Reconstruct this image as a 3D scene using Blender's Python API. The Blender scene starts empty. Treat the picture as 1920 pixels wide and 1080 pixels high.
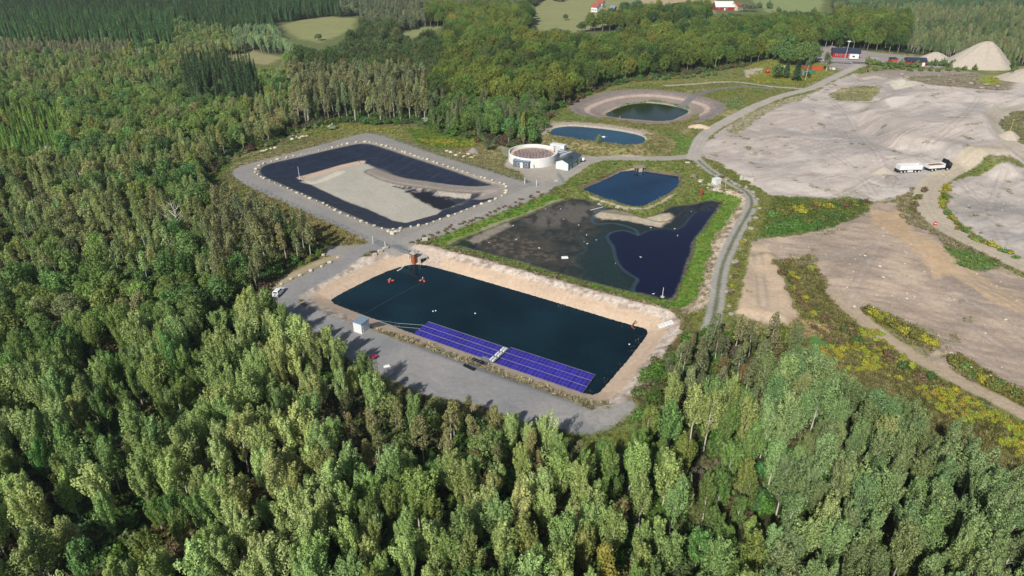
import bpy, math, random
import numpy as np
from mathutils import Vector, Matrix
R = math.radians
SC = bpy.context.scene
# ------------------------------------------------------------------ camera, sky, sun, exposure
CAM_H, PITCH, FPX = 78.0, R(28.5), 1280.0
cam = bpy.data.objects.new('camera', bpy.data.cameras.new('camera'))
SC.collection.objects.link(cam)
cam.location = (0, 0, CAM_H); cam.rotation_euler = (math.pi/2-PITCH, 0, 0)
cam.data.lens = 24; cam.data.sensor_width = 36; cam.data.clip_start = 1; cam.data.clip_end = 6000
SC.camera = cam
SUN_EL, SUN_AZ = R(39), R(27)        # shadows run 27 deg to the right of the view direction
w = bpy.data.worlds.new("World"); SC.world = w; w.use_nodes = True
nt = w.node_tree; sky = nt.nodes.new('ShaderNodeTexSky'); sky.sky_type = 'NISHITA'; sky.sun_disc = False
sky.sun_elevation = SUN_EL; sky.sun_rotation = math.pi+SUN_AZ; sky.air_density = 1.2; sky.dust_density = 1.5
nt.links.new(sky.outputs[0], nt.nodes['Background'].inputs[0]); nt.nodes['Background'].inputs[1].default_value = 0.072
sl = bpy.data.lights.new('sun', 'SUN'); sl.energy = 5.0; sl.angle = R(0.55); sl.color = (1, .955, .88)
sun = bpy.data.objects.new('sun', sl); SC.collection.objects.link(sun)
sd_ = Vector((math.sin(SUN_AZ)*math.cos(SUN_EL), math.cos(SUN_AZ)*math.cos(SUN_EL), -math.sin(SUN_EL)))
sun.rotation_euler = sd_.to_track_quat('-Z', 'Y').to_euler(); sun.location = (-60, -60, 150)
SC.view_settings.view_transform = 'Standard'; SC.view_settings.look = 'None'
SC.view_settings.exposure = 0.30; SC.view_settings.gamma = 1
SC.cycles.max_bounces = 6; SC.cycles.diffuse_bounces = 2; SC.cycles.glossy_bounces = 2
SC.cycles.transmission_bounces = 3; SC.cycles.transparent_max_bounces = 4; SC.cycles.volume_bounces = 0
SC.cycles.use_denoising = True

# ------------------------------------------------------------------ helpers: pixels of the survey photo to ground
def zmac(x, y):
    x = np.asarray(x, float); y = np.asarray(y, float)
    z = 3*np.exp(-((x-135)/150)**2-((y-470)/60)**2) + 2*np.exp(-((x-20)/90)**2-((y-450)/60)**2)
    return z*np.clip((y-330)/60, 0, 1)
def ray(px, py):
    u = (np.asarray(px, float)-960)/FPX; v = -(np.asarray(py, float)-540)/FPX
    c, s = math.cos(PITCH), math.sin(PITCH)
    return u, c+v*s, -s+v*c
def G(px, py, z=0.0, mac=False):
    dx, dy, dz = ray(px, py)
    t = (z-CAM_H)/dz; x, y = dx*t, dy*t
    if mac:
        for _ in range(6):
            t = (zmac(x, y)+z-CAM_H)/dz; x, y = dx*t, dy*t
    return x, y
def GP(pts, z=0.0, mac=False):
    a = np.array(pts, float); x, y = G(a[:, 0], a[:, 1], z, mac); return np.stack([x, y], 1)
def proj(x, y, z):
    c, s = math.cos(PITCH), math.sin(PITCH)
    h = z-CAM_H; dep = y*c-h*s; up = y*s+h*c
    return 960+FPX*x/dep, 540-FPX*up/dep
def h2(ix, iy, seed):
    n = (ix.astype(np.int64)*374761393+iy.astype(np.int64)*668265263+seed*2147483647) & 0xffffffff
    n = ((n ^ (n >> 13))*1274126177) & 0xffffffff
    n = n ^ (n >> 16)
    return (n & 0xffff)/65535.0
def vn(x, y, seed=0):
    x0 = np.floor(x); y0 = np.floor(y); fx = x-x0; fy = y-y0
    fx = fx*fx*(3-2*fx); fy = fy*fy*(3-2*fy)
    a = h2(x0, y0, seed); b = h2(x0+1, y0, seed); c = h2(x0, y0+1, seed); d = h2(x0+1, y0+1, seed)
    return (a*(1-fx)+b*fx)*(1-fy)+(c*(1-fx)+d*fx)*fy
def fbm(x, y, s=1.0, o=4, seed=0):
    r = 0; a = .5; t = 0
    for i in range(o):
        r = r+a*vn(x/s*2**i+17.3*i, y/s*2**i+5.1*i, seed+i); t += a; a *= .55
    return r/t
def lin(c, k=1.0):
    return np.array([((v/255+.055)/1.055)**2.4 if v > 10 else v/255/12.92 for v in c])*k
def sdf(P, x, y, margin=30.0, closed=True):
    """signed distance (negative inside) of points to polygon P; far points get +1e3"""
    out = np.full(x.shape, 1e3)
    m = (x > P[:, 0].min()-margin) & (x < P[:, 0].max()+margin) & (y > P[:, 1].min()-margin) & (y < P[:, 1].max()+margin)
    if not m.any(): return out
    X, Y = x[m], y[m]; d = np.full(X.shape, 1e9); ins = np.zeros(X.shape, bool); n = len(P)
    for i in range(n if closed else n-1):
        ax, ay = P[i]; bx, by = P[(i+1) % n]; ex, ey = bx-ax, by-ay; L = ex*ex+ey*ey+1e-9
        t = np.clip(((X-ax)*ex+(Y-ay)*ey)/L, 0, 1)
        d = np.minimum(d, (X-ax-t*ex)**2+(Y-ay-t*ey)**2)
        if closed and ay != by:
            cr = ((ay > Y) != (by > Y)) & (X < ex*(Y-ay)/(by-ay)+ax); ins ^= cr
    d = np.sqrt(d); out[m] = np.where(ins, -d, d) if closed else d
    return out
def smooth_poly(P, it=2):
    P = np.asarray(P, float)
    for _ in range(it):
        Q = np.roll(P, -1, 0); P = np.stack([P*.75+Q*.25, P*.25+Q*.75], 1).reshape(-1, 2)
    return P
def smooth_line(P, it=2):
    P = np.asarray(P, float)
    for _ in range(it):
        a, b = P[:-1], P[1:]; M = np.stack([a*.75+b*.25, a*.25+b*.75], 1).reshape(-1, 2)
        P = np.concatenate([P[:1], M, P[-1:]])
    return P
def sst(a, b, v):
    t = np.clip((v-a)/(b-a), 0, 1); return t*t*(3-2*t)

# ------------------------------------------------------------------ outlines of the place
A_SH = smooth_poly(GP([(617,565),(635,553),(668,536),(717,512),(757,498),(789,495),(840,508),(899,525),(960,543),(1022,561),(1100,585),(1184,610),(1211,616),(1215,625),(1200,645),(1184,666),(1168,685),(1152,703),(1136,722),(1122,737),(1108,740),(1092,735),(1000,704),(900,670),(772,624),(740,612),(700,597),(655,580)], -2.5), 1)
B_SH = GP([(843,460),(870,466),(920,479),(970,492),(1030,510),(1089,527),(1150,542),(1207,555),(1257,567),(1270,558),(1275,545),(1282,530),(1292,498),(1303,467),(1303,455),(1320,433),(1333,415),(1345,399),(1357,380),(1336,374),(1310,378),(1289,383),(1257,386),(1226,402),(1207,408),(1185,400),(1164,392),(1132,386),(1101,374),(1070,371),(1039,380),(989,402),(945,417),(898,436),(861,449)], -1.5)
C_SH = GP([(1092,355),(1132,338),(1165,322),(1189,319),(1232,325),(1271,331),(1273,339),(1270,349),(1251,364),(1225,377),(1201,388),(1179,385),(1150,377),(1132,371)], -1.3)
D_SH = smooth_poly(GP([(1030,249),(1038,240),(1068,236),(1105,239),(1144,243),(1190,251),(1208,257),(1211,264),(1200,272),(1171,274),(1145,270),(1117,267),(1085,263),(1062,259),(1038,255)], 1.3), 2)
E_SH = smooth_poly(GP([(1130,216),(1150,206),(1171,198),(1195,194),(1220,193),(1252,197),(1290,206),(1290,212),(1276,218),(1260,226),(1230,227),(1198,224),(1160,221)], -3.0), 2)
F_RIM = smooth_poly(GP([(478,321),(482,313),(495,306),(520,300),(562,291),(616,278),(662,268),(683,266),(701,268),(722,274),(767,289),(813,304),(858,319),(903,333),(934,342),(947,348),(950,357),(946,366),(930,374),(903,383),(855,401),(804,420),(779,425),(752,430),(734,431),(713,429),(692,422),(668,411),(637,398),(601,381),(568,366),(541,355),(508,340),(483,330)]), 2)
F_FL = GP([(563,334),(600,323),(640,312),(674,304),(690,309),(722,320),(780,350),(835,358),(880,356),(900,358),(880,372),(828,395),(819,402),(761,418),(737,414),(692,393),(650,378),(631,369),(600,355),(574,342)], -2.5)
F_SAND = GP([(563,334),(600,323),(640,312),(674,304),(690,310),(715,325),(734,345),(776,366),(828,395),(819,402),(761,418),(737,414),(692,393),(631,369),(574,342)], -2.5)
F_RAMP = smooth_line(GP([(700,318),(740,336),(800,347),(850,356),(900,361),(945,356)], -1.8), 2)
F_OUT = smooth_poly(GP([(433,330),(440,315),(465,306),(541,288),(631,263),(671,252),(692,249),(722,256),(782,278),(843,298),(903,316),(964,336),(1000,343),(1045,338),(1050,348),(1000,372),(900,410),(800,449),(740,466),(701,459),(677,447),(631,425),(571,398),(510,371),(465,350)]), 1)
YARD = GP([(692,471),(644,505),(596,529),(562,553),(560,566),(596,582),(635,596),(659,606),(697,617),(741,633),(813,657),(895,683),(913,693),(957,709),(1011,728),(1065,750),(1092,762),(1119,772),(1146,768),(1173,755),(1186,745),(1192,762),(1146,800),(1106,815),(1060,810),(980,790),(900,760),(800,740),(700,700),(600,640),(530,590),(505,560),(505,545),(531,533),(560,518),(584,507),(618,493),(632,484),(606,474),(615,462),(668,460),(705,452),(740,466)])
FORK = GP([(950,300),(960,290),(1050,285),(1090,290),(1117,294),(1110,305),(1085,325),(1050,345),(1000,345),(985,335),(975,322),(945,312)])
roads = [  # polyline px, width m
    ([(1330,620),(1342,582),(1351,505),(1366,470),(1382,436),(1403,400),(1411,383),(1407,364),(1376,346),(1336,324),(1312,303),(1303,292)], 3.6),
    ([(1310,290),(1280,295),(1239,297),(1200,297),(1157,296),(1117,297),(1085,310),(1060,328),(1040,342),(1000,360)], 5.0),
    ([(1300,297),(1304,280),(1317,254),(1347,235),(1388,213),(1420,197),(1468,178),(1522,167),(1552,151),(1590,135),(1620,122),(1640,114)], 5.0),
    ([(1250,161),(1306,158),(1350,154),(1388,155),(1443,163),(1508,167)], 3.0),
    ([(2000,285),(1920,298),(1860,304),(1806,312),(1770,326),(1745,346),(1733,372),(1747,402),(1779,430),(1820,451),(1874,476),(1920,497),(2000,530)], 7.5),
    ([(1990,190),(1920,200),(1887,206),(1860,222),(1852,240),(1868,256),(1900,275),(1960,300)], 6.0),
    ([(1560,545),(1600,588),(1652,629),(1707,666),(1763,696),(1818,725),(1893,762),(1920,777),(2000,815)], 3.6),
    ([(512,536),(560,510),(600,490),(632,482)], 2.6),
    ([(905,252),(925,266),(945,276),(950,290)], 3.0),
    ([(740,466),(790,440),(850,416),(900,395),(960,372),(1010,352),(1045,342)], 5.5),
]
Q1 = GP([(1305,292),(1320,268),(1350,246),(1400,216),(1440,200),(1480,185),(1530,172),(1560,155),(1600,140),(1660,140),(1700,148),(1740,150),(1820,165),(1890,160),(1960,130),(2100,120),(2100,300),(1920,312),(1820,318),(1770,335),(1735,352),(1700,372),(1640,380),(1590,370),(1550,372),(1500,370),(1450,366),(1420,352),(1390,330),(1350,305)])
Q2 = GP([(1392,460),(1430,447),(1490,440),(1560,425),(1610,400),(1640,378),(1690,380),(1712,412),(1770,440),(1800,470),(1870,495),(1920,520),(2050,560),(2100,830),(1920,765),(1850,730),(1780,695),(1700,650),(1640,615),(1602,590),(1580,560),(1545,540),(1520,508),(1475,490),(1470,520),(1480,545),(1500,600),(1490,612),(1450,615),(1400,595),(1380,590),(1378,550),(1382,500)])
Q3 = GP([(1765,352),(1800,335),(1920,318),(2100,300),(2100,580),(1990,520),(1920,482),(1860,458),(1812,425),(1778,395)])
CLEAR = GP([(385,348),(400,315),(440,290),(500,275),(560,243),(640,229),(700,232),(780,233),(830,250),(900,262),(925,262),(945,276),(1000,280),(1028,258),(1015,235),(1030,215),(1060,198),(1100,180),(1150,160),(1200,150),(1300,142),(1400,128),(1470,110),(1500,95),(1620,100),(1740,108),(1820,118),(1890,128),(2000,118),(2150,112),(2200,1050),(1920,945),(1850,905),(1780,862),(1700,802),(1600,772),(1540,722),(1490,665),(1450,640),(1400,645),(1345,630),(1290,640),(1250,668),(1225,715),(1205,765),(1195,850),(1150,882),(1110,880),(1060,852),(1000,826),(900,796),(800,764),(700,728),(600,660),(520,605),(482,575),(495,545),(505,520),(530,508),(560,496),(604,482),(592,455),(560,440),(520,425),(470,412),(430,398),(405,370)], 0, False)
FIELDS = [GP(p, 0, True) for p in ([(520,50),(560,38),(620,31),(668,35),(664,50),(640,64),(600,80),(560,72)], [(752,64),(790,51),(826,50),(805,64),(770,72)],
    [(985,66),(1000,40),(990,20),(1030,-5),(1345,-8),(1340,28),(1200,36),(1120,52),(1060,68)], [(1400,-6),(1545,-6),(1540,22),(1440,24)], [(425,110),(470,95),(530,108),(500,122)])]

OPEN2 = [GP(p) for p in ([(510,44),(675,30),(676,84),(650,98),(620,116),(570,116),(530,84)], [(745,60),(840,50),(832,96),(760,102)], [(985,66),(1100,60),(1180,60),(1350,40),(1560,20),(1560,50),(1420,56),(1300,70),(1200,86),(1160,106),(1080,112),(990,104)], [(415,104),(540,102),(530,150),(440,150)], [(1330,-8),(1560,-8),(1560,54),(1330,54)])]
# ------------------------------------------------------------------ terrain grid
def axis(segs):
    out = [segs[0][0]]
    for a, b, s in segs:
        n = max(1, int(round((b-a)/s))); out += list(a+(b-a)*np.arange(1, n+1)/n)
    return np.array(out)
GX = axis([(-1500,-600,60),(-600,-250,10),(-250,-110,3),(-110,160,.5),(160,255,.8),(255,400,4),(400,800,20),(800,2200,100)])
GY = axis([(-150,30,12),(30,80,2),(80,230,.5),(230,300,.7),(300,380,1),(380,460,2),(460,900,6),(900,3000,100)])
XX, YY = np.meshgrid(GX, GY); NX, NY = len(GX), len(GY)
X, Y = XX.ravel(), YY.ravel()
near = (X > -115) & (X < 260) & (Y > 80) & (Y < 470)
Z = zmac(X, Y)
n1 = fbm(X, Y, 14, 4, 3); n2 = fbm(X, Y, 3.2, 3, 9); n3 = fbm(X, Y, 1.1, 2, 21); n4 = fbm(X, Y, 45, 3, 31)
Z += (n1-.5)*.5*near
def pond(P, zw, slope, w=40):
    s = sdf(P, X, Y, w); zz = np.where(s > 0, zw+slope*s, zw-.12-np.minimum(-s, 4)*.3)
    return s, zz
sA, zA = pond(A_SH, -2.5, .36); sB, zB = pond(B_SH, -1.5, .22); sC, zC = pond(C_SH, -1.3, .38)
sD, zD = pond(D_SH, 1.3, .5); sE, zE = pond(E_SH, -3.0, .2)
# dikes: the narrow strip between B and C and between A and B stays below the pads
Z = np.minimum(Z, zA); Z = np.minimum(Z, zB)
ring = np.clip(1.9-np.maximum(sD-5, 0)*.45, 0, 1.9); Z = np.maximum(Z, np.where(sD < 12, ring, -9)); Z = np.minimum(Z, zD)
Z = np.where(sC < 15, np.minimum(Z, zC), Z); Z = np.minimum(Z, zE)
sF = sdf(F_RIM, X, Y); sFf = sdf(F_FL, X, Y)
t_ = np.clip(-sF/(np.maximum(-sF, 0)+np.maximum(sFf, 0)+1e-6), 0, 1)
Z = np.where(sF < 0, -2.5*t_, Z)
rd = sdf(F_RAMP, X, Y, closed=False)
Z = np.where((sF < 0) & (rd < 4), np.maximum(Z, np.interp(X, [-50, 0], [-2.2, -.1])-np.maximum(rd-2, 0)*.4), Z)
# stockpile plateau and heaps in the quarry
def plateau(pts, h, run, z0=0.0):
    global Z
    s = sdf(GP(pts, h), X, Y, 40); Z = Z+h*(1-sst(0, run, s))*(s < 900)
plateau([(1640,205),(1680,180),(1740,170),(1810,174),(1850,190),(1832,212),(1836,242),(1885,282),(1872,296),(1780,268),(1700,250)], 4.6, 10)
plateau([(1570,165),(1640,145),(1690,150),(1650,165)], 1.5, 4)
plateau([(1415,478),(1440,470),(1455,500),(1470,560),(1460,585),(1400,575),(1400,520)], 1.3, 4)
sQ1, sQ2, sQ3 = sdf(Q1, X, Y), sdf(Q2, X, Y), sdf(Q3, X, Y)
Z += np.where((sQ1 < 0) | (sQ2 < 0) | (sQ3 < 0), (n2-.5)*.2+(fbm(X, Y, 34, 2, 71)-.5)*5.0+(fbm((X*.9+Y*.4)/6, -X*.4+Y*.9, 3.0, 2, 72)-.5)*.25, 0)*np.clip((-np.minimum(np.minimum(sQ1, sQ2), sQ3))/4, 0, 1)*near
Z += np.where((sF > 4) & (sA > 10) & (sB > 12), (n3-.5)*.15, 0)*near

# ------------------------------------------------------------------ land cover (true surface colours)
K = .72
C = np.zeros((len(X), 3)); GR = np.full(len(X), .5)        # colour and grain
def mixc(m, col, g=None):
    global C, GR
    m = np.clip(m, 0, 1); i = m > .003
    col = np.asarray(col)
    C[i] = C[i]*(1-m[i, None])+(col[i] if col.ndim == 2 else col)*m[i, None]
    if g is not None: GR[i] = GR[i]*(1-m[i])+g*m[i]
def two(a, b, t):
    t = np.clip(t, 0, 1)[:, None]; return lin(a, K)*(1-t)+lin(b, K)*t
wob = (n2-.5)*3.0+(n3-.5)*1.2
def area(pts, a, b=None, t=None, edge=.6, wb=1.0, g=.5, z=0.0, op=1.0, isw=False):
    P = pts if isw else GP(pts, z)
    s = sdf(P, X, Y, 6)+wob*wb
    mixc((1-sst(-edge, edge, s))*op, two(a, b if b else a, n2 if t is None else t), g)
    return s
def line(pts, wd, a, b=None, t=None, edge=.4, wb=.3, g=.5, op=1.0, z=0):
    s = sdf(smooth_line(GP(pts, z), 2), X, Y, 8, False)-wd/2+wob*wb
    mixc((1-sst(-edge, edge, s))*op, two(a, b if b else a, n2 if t is None else t), g)
# forest floor everywhere, then the open land
C[:] = two((52,50,34), (66,76,40), n1)
sCl = sdf(CLEAR, X, Y, 30)
gg = two((124,124,76), (108,122,66), n1*1.6-.3)
mixc(1-sst(-1.5, 1.5, sCl+wob*1.5), gg, .6)
mixc((1-sst(-1, 1, sCl))*sst(.52, .68, n2*.6+n4*.4), two((150,138,100), (160,150,112), n3), .6)
mixc((1-sst(-1, 1, sCl))*sst(.5, .62, fbm(X, Y, 9, 3, 77))*.6, two((128,120,52), (92,118,46), n3), .7)
for P, c1, c2 in zip(FIELDS, [(150,150,100),(142,152,96),(150,152,102),(140,160,100),(160,150,110)], [(136,146,90),(130,150,90),(160,150,110),(128,158,96),(168,156,120)]):
    area(P, c1, c2, t=n4, isw=True, edge=2, wb=2, g=.2)
for P_ in OPEN2: area(P_, (112,118,72), (96,108,60), t=n3, isw=True, edge=2)
for P, c1 in zip(FIELDS, [(150,152,98),(142,152,96),(152,154,104),(138,158,98),(160,150,110)]): area(P, c1, (138,140,92), t=fbm(X*.4, Y, 9, 4, 61), isw=True, edge=2, wb=2, g=.35)
area([(1200,-8),(1345,-8),(1335,24),(1210,30)], (186,168,132), (176,160,122), g=.2)
# around basin F: dry grass
area([(385,348),(400,318),(440,295),(500,280),(560,250),(640,235),(780,238),(860,262),(930,290),(985,330),(1000,360),(760,475),(700,460),(560,400),(470,370),(430,352)], (150,140,104), (118,122,70), t=n1*1.4-.2, g=.7)
area([(560,248),(640,232),(700,236),(760,245),(790,262),(740,266),(690,246),(620,262)], (140,140,88), (128,130,60), g=.7)
area([(390,330),(420,308),(470,292),(530,272),(590,247),(640,238),(560,262),(500,285),(440,305),(400,345)], (78,116,44), (110,128,60), g=.6)
area([(500,372),(540,378),(600,404),(660,432),(690,458),(640,462),(600,440),(560,415)], (156,144,104), (124,120,64), g=.8)
area([(596,468),(625,455),(640,462),(615,478),(590,488),(560,500)], (84,112,46), (120,116,66), g=.8)
area([(760,240),(820,246),(900,258),(890,275),(820,280),(780,268)], (86,120,50), (120,130,50), g=.8)
# facility ground
line([(1055,200),(1120,172),(1200,157),(1300,153),(1400,150)], 5, (140,134,88), (120,126,70), g=.6)
area([(1025,225),(1070,205),(1150,232),(1250,236),(1300,262),(1300,285),(1180,285),(1100,280),(1060,270),(1210,245),(1120,232)], (122,124,74), (104,128,60), g=.7)
area([(1220,252),(1300,262),(1302,282),(1240,290),(1130,290),(1110,282),(1200,282)], (96,132,58), (112,130,64), g=.6)
area([(1050,262),(1120,275),(1115,290),(1060,282)], (150,126,88), (120,118,64), t=n3, g=.9)
area([(1300,200),(1340,195),(1390,182),(1400,190),(1350,215),(1320,228)], (92,120,66), (126,132,84), g=.8)
area([(1400,125),(1480,112),(1540,125),(1560,140),(1500,162),(1400,152)], (138,136,62), (118,128,58), g=.8)
area([(1395,135),(1430,130),(1425,142),(1400,148)], (176,168,150), g=.6)
# rock toe banks, orange soil
area([(1300,312),(1345,318),(1400,355),(1412,380),(1390,430),(1365,480),(1352,560),(1385,600),(1380,500),(1400,450),(1440,400),(1445,370)], (112,116,66), (150,146,118), t=n3*1.5-.4, g=.9)
area([(1300,318),(1330,330),(1370,352),(1340,356),(1300,342)], (150,126,94), (104,128,60), g=.6)
# quarry
sq = np.minimum(np.minimum(sQ1, sQ2), sQ3)
ca, sa_ = math.cos(.5), math.sin(.5)
streak = fbm((X*ca+Y*sa_)/5, (-X*sa_+Y*ca), 1.6, 4, 55)
streak2 = fbm((X*ca-Y*sa_)/6, (X*sa_+Y*ca), 1.2, 4, 58)
area(Q1, (204,192,182), (178,166,158), t=sst(.3,.7,streak*.45+n4*.6-.03), isw=True, g=.25, wb=1.2)
area(Q2, (190,170,150), (158,142,128), t=sst(.3,.7,streak2*.6+n1*.4), isw=True, g=.35, wb=.9)
area(Q3, (196,186,178), (170,160,152), t=sst(.3,.7,streak*.5+n4*.5), isw=True, g=.3, wb=.9)
area([(1392,462),(1440,455),(1460,500),(1476,540),(1500,595),(1482,612),(1400,592),(1382,590),(1378,540)], (204,184,158), (192,168,142), t=streak2, g=.3, wb=.5)
mixc((1-sst(-2, .5, sQ1))*sst(.52, .66, fbm(X*.8, Y*1.2, 16, 4, 81))*.55, lin((158,154,150), K), .4)
mixc((1-sst(-2, .5, sQ1))*sst(.55, .7, fbm(X, Y*1.3, 10, 4, 83))*.5, lin((214,204,194), K), .2)
mixc((1-sst(-2, .5, sQ2))*sst(.52, .66, fbm(X*.7+Y*.5, Y*.8-X*.3, 12, 4, 85))*.5, lin((142,130,120), K), .5)
mixc((1-sst(-2, .5, sQ3))*sst(.5, .66, fbm(X, Y, 9, 4, 87))*.5, lin((148,146,140), K), .5)
mixc((1-sst(-1, .5, sq))*sst(.70, .76, fbm(X, Y, 4, 4, 89))*.6, lin((122,120,84), K), .8)
area([(1632,392),(1690,392),(1710,440),(1750,470),(1790,520),(1750,530),(1700,470),(1640,430)], (204,176,142), (190,162,130), g=.3)
area([(1700,440),(1740,470),(1800,540),(1920,600),(1920,570),(1820,510),(1760,460)], (206,178,140), (186,160,132), t=streak2, g=.3, op=.8)
area([(1655,205),(1690,202),(1720,196),(1690,215),(1665,218)], (214,204,196), g=.2, wb=.5)
area([(1655,160),(1720,152),(1735,158),(1680,168)], (212,208,200), (196,186,150), g=.6, wb=.7)
area([(1700,150),(1800,140),(1900,142),(1900,170),(1820,168),(1740,160)], (130,120,96), (152,142,124), t=n3*1.6-.3, g=1)
area([(1830,148),(1870,140),(1880,155),(1850,162)], (140,148,56), g=.7)
area([(1600,142),(1660,134),(1760,132),(1840,138),(1700,146),(1640,148)], (150,134,122), (160,150,140), g=.8)
area([(1550,175),(1620,165),(1650,172),(1630,190),(1570,188)], (150,144,108), (124,126,80), g=.8)
area([(1395,212),(1470,188),(1530,172),(1470,200),(1420,225),(1380,250),(1360,252)], (160,154,128), (138,136,92), t=n3*1.4-.2, g=.8, op=.8)
# vegetation on the quarry
gveg = dict(g=.9)
area([(1425,445),(1440,400),(1450,372),(1500,372),(1560,380),(1620,370),(1628,395),(1600,412),(1560,425),(1490,440)], (72,108,50), (104,108,50), t=n1*1.6-.3, wb=1.4, **gveg)
area([(1425,445),(1470,412),(1540,415),(1530,428),(1480,440)], (86,122,54), (72,112,46), **gveg)
area([(1452,490),(1520,480),(1530,505),(1560,545),(1600,600),(1680,660),(1800,740),(1920,800),(2000,850),(2000,960),(1800,860),(1650,780),(1500,660),(1480,620),(1500,590),(1470,540)], (124,118,76), (98,100,50), t=n2*1.7-.35, wb=1.2, **gveg)
area([(1500,600),(1560,610),(1540,640),(1490,640)], (164,146,110), (142,128,84), **gveg)
area([(1507,634),(1535,628),(1550,648),(1520,655)], (92,132,66), g=.3)
area([(1560,540),(1575,545),(1590,572),(1575,575)], (84,130,62), g=.4, wb=.3)
area([(1620,580),(1650,585),(1750,635),(1755,660),(1735,672),(1640,620)], (124,120,62), (104,106,54), wb=.6, **gveg)
area([(1775,670),(1800,665),(1920,735),(2000,780),(2000,800),(1850,735),(1790,695)], (128,122,66), (104,106,54), wb=.6, **gveg)
area([(1680,372),(1720,352),(1735,365),(1728,395),(1760,430),(1830,470),(1890,500),(1840,500),(1780,480),(1740,440),(1700,420)], (112,108,70), (150,140,112), t=n3*1.3-.2, **gveg)
area([(1775,475),(1820,470),(1870,495),(1850,510),(1800,505)], (88,128,60), (112,120,68), **gveg)
area([(1755,350),(1782,342),(1780,375),(1765,395),(1800,425),(1850,458),(1920,485),(2000,520),(1990,528),(1860,468),(1780,425),(1752,395)], (104,112,44), (124,118,40), **gveg)
area([(1870,228),(1900,210),(1960,205),(1990,260),(1920,275),(1880,262)], (104,118,52), (136,126,104), **gveg)
area([(1560,360),(1600,345),(1640,370),(1600,375)], (140,138,110), (170,164,156), t=n3*1.5-.2, g=.8, op=.7)
# banks of the ponds
def bank(s, w0, w1, a, b, t=None, g=.5, op=1, m=None, wb=.35):
    q = s+wob*wb; k = sst(w0-.4, w0+.4, q)*(1-sst(w1-.5, w1+.5, q))*op
    if m is not None: k = k*m
    mixc(k, two(a, b, n3 if t is None else t), g)
onA = Y-0*X
farA = sst(-1, 3, (X*.0+Y)-(np.interp(X, [-45, 60], [141, 108])))      # side of A away from us
# B surroundings
bank(sB, -1.2, 14, (110,122,58), (130,128,74), t=n1, g=.6)
bank(sB, 4.5, 8.0, (208,188,168), (150,140,116), t=sst(.42, .6, n3*.6+n2*.4), g=1, m=((X > 38) | (Y > 186))*1.0*(sC > 7))
area([(845,448),(790,452),(770,462),(880,410),(960,388),(1040,350),(1060,352),(1000,378),(900,420)], (198,172,148), (158,138,118), t=n3*1.4-.2, g=.8, z=-.3)
area([(1070,345),(1060,356),(900,412),(800,452),(786,446),(900,402),(1000,368)], (124,112,88), (112,108,70), g=1, z=0)
area([(1277,525),(1300,470),(1340,425),(1372,372),(1350,340),(1310,334),(1312,350),(1365,362),(1372,385),(1345,420),(1318,470),(1300,540),(1285,575)], (214,208,192), (150,142,112), t=sst(.44, .6, n3*.7+n2*.3), g=1, wb=.5)
bank(sB, -1.2, 4.6, (86,130,42), (120,136,62), t=n3*2.0-.5, g=.56, wb=.9)
bank(sB, -1, 1.2, (168,160,140), (120,130,70), t=n2*1.5, g=.5, m=(Y > 168)*(X < 30)*1.0)
bank(sA, -2, 30, (120,116,78), (138,128,96), g=.8, m=(sA < 9)*1.0)
bank(sA, 6.9, 9.0, (104,116,62), (128,116,84), t=n2*1.4-.2, g=.8)
bank(sA, 3.7, 7.2, (208,194,180), (168,152,138), t=sst(.45, .65, n3*.6+n2*.4), g=.8)
bank(sA, -.8, 4.0, (212,188,164), (200,178,154), t=streak, g=.3)
bank(sA, 2.2, 3.6, (206,178,150), (196,172,150), g=.3, op=.6)
nearA = sst(0, 1, -(Y-np.interp(X, [-45, -14, 25, 27], [133, 120, 96, 95])))
bank(sA, 2.4, 3.6, (198,188,172), (188,176,158), g=.5, m=(nearA > .4)*1.0, wb=.1)
bank(sA, 3.6, 6.5, (142,140,98), (170,156,132), t=n3*1.4-.2, g=.9, m=(nearA > .4)*1.0)
area([(770,462),(830,458),(830,492),(790,492),(765,480)], (204,186,170), (176,160,144), g=.6)
bank(sC, -1, 30, (104,126,58), (130,130,76), t=n2, g=.7, m=(sC < 11)*1.0)
bank(sC, 2.4, 3.4, (190,178,160), (170,158,138), g=.4, m=(Y < 208)*1.0, wb=.15)
bank(sC, -1, 1.4, (96,88,76), (128,112,92), g=.5)
area([(1092,356),(1130,336),(1160,320),(1190,312),(1185,320),(1150,332),(1120,346)], (190,168,140), g=.4, wb=.3, z=-.5)
# D
bank(sD, -1, 30, (156,140,106), (116,124,66), t=n2*1.4-.2, g=.8, m=(sD < 12)*1.0)
bank(sD, -1, 5.5, (182,168,150), (164,152,134), g=.8, m=(Y > 268)*1.0)
bank(sD, -.8, .9, (184,180,170), (172,166,154), g=.3)
# E bowl
bank(sE, -1, 17, (156,140,132), (140,128,120), t=n2, g=.6, wb=.15)
bank(sE, 12.5, 16.5, (140,130,126), (128,120,114), g=.8, wb=.15)
bank(sE, 7.5, 10, (198,180,164), (180,160,148), g=.5, wb=.15)
bank(sE, -1, 1.6, (190,176,160), (150,142,120), g=.5, wb=.15)
area([(1125,225),(1135,214),(1160,224),(1200,232),(1250,234),(1280,222),(1310,205),(1310,222),(1270,245),(1180,240),(1110,232)], (134,128,84), (116,122,66), g=.8)
area([(1135,214),(1170,195),(1225,189),(1290,200),(1292,206),(1250,194),(1220,191),(1172,197)], (88,128,74), g=.7, wb=.3, z=-2.8, op=.75)
line([(1265,200),(1290,188),(1320,176),(1360,168),(1400,167),(1440,170)], 4, (128,124,122), (118,114,112), g=.3, z=-1)
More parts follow.
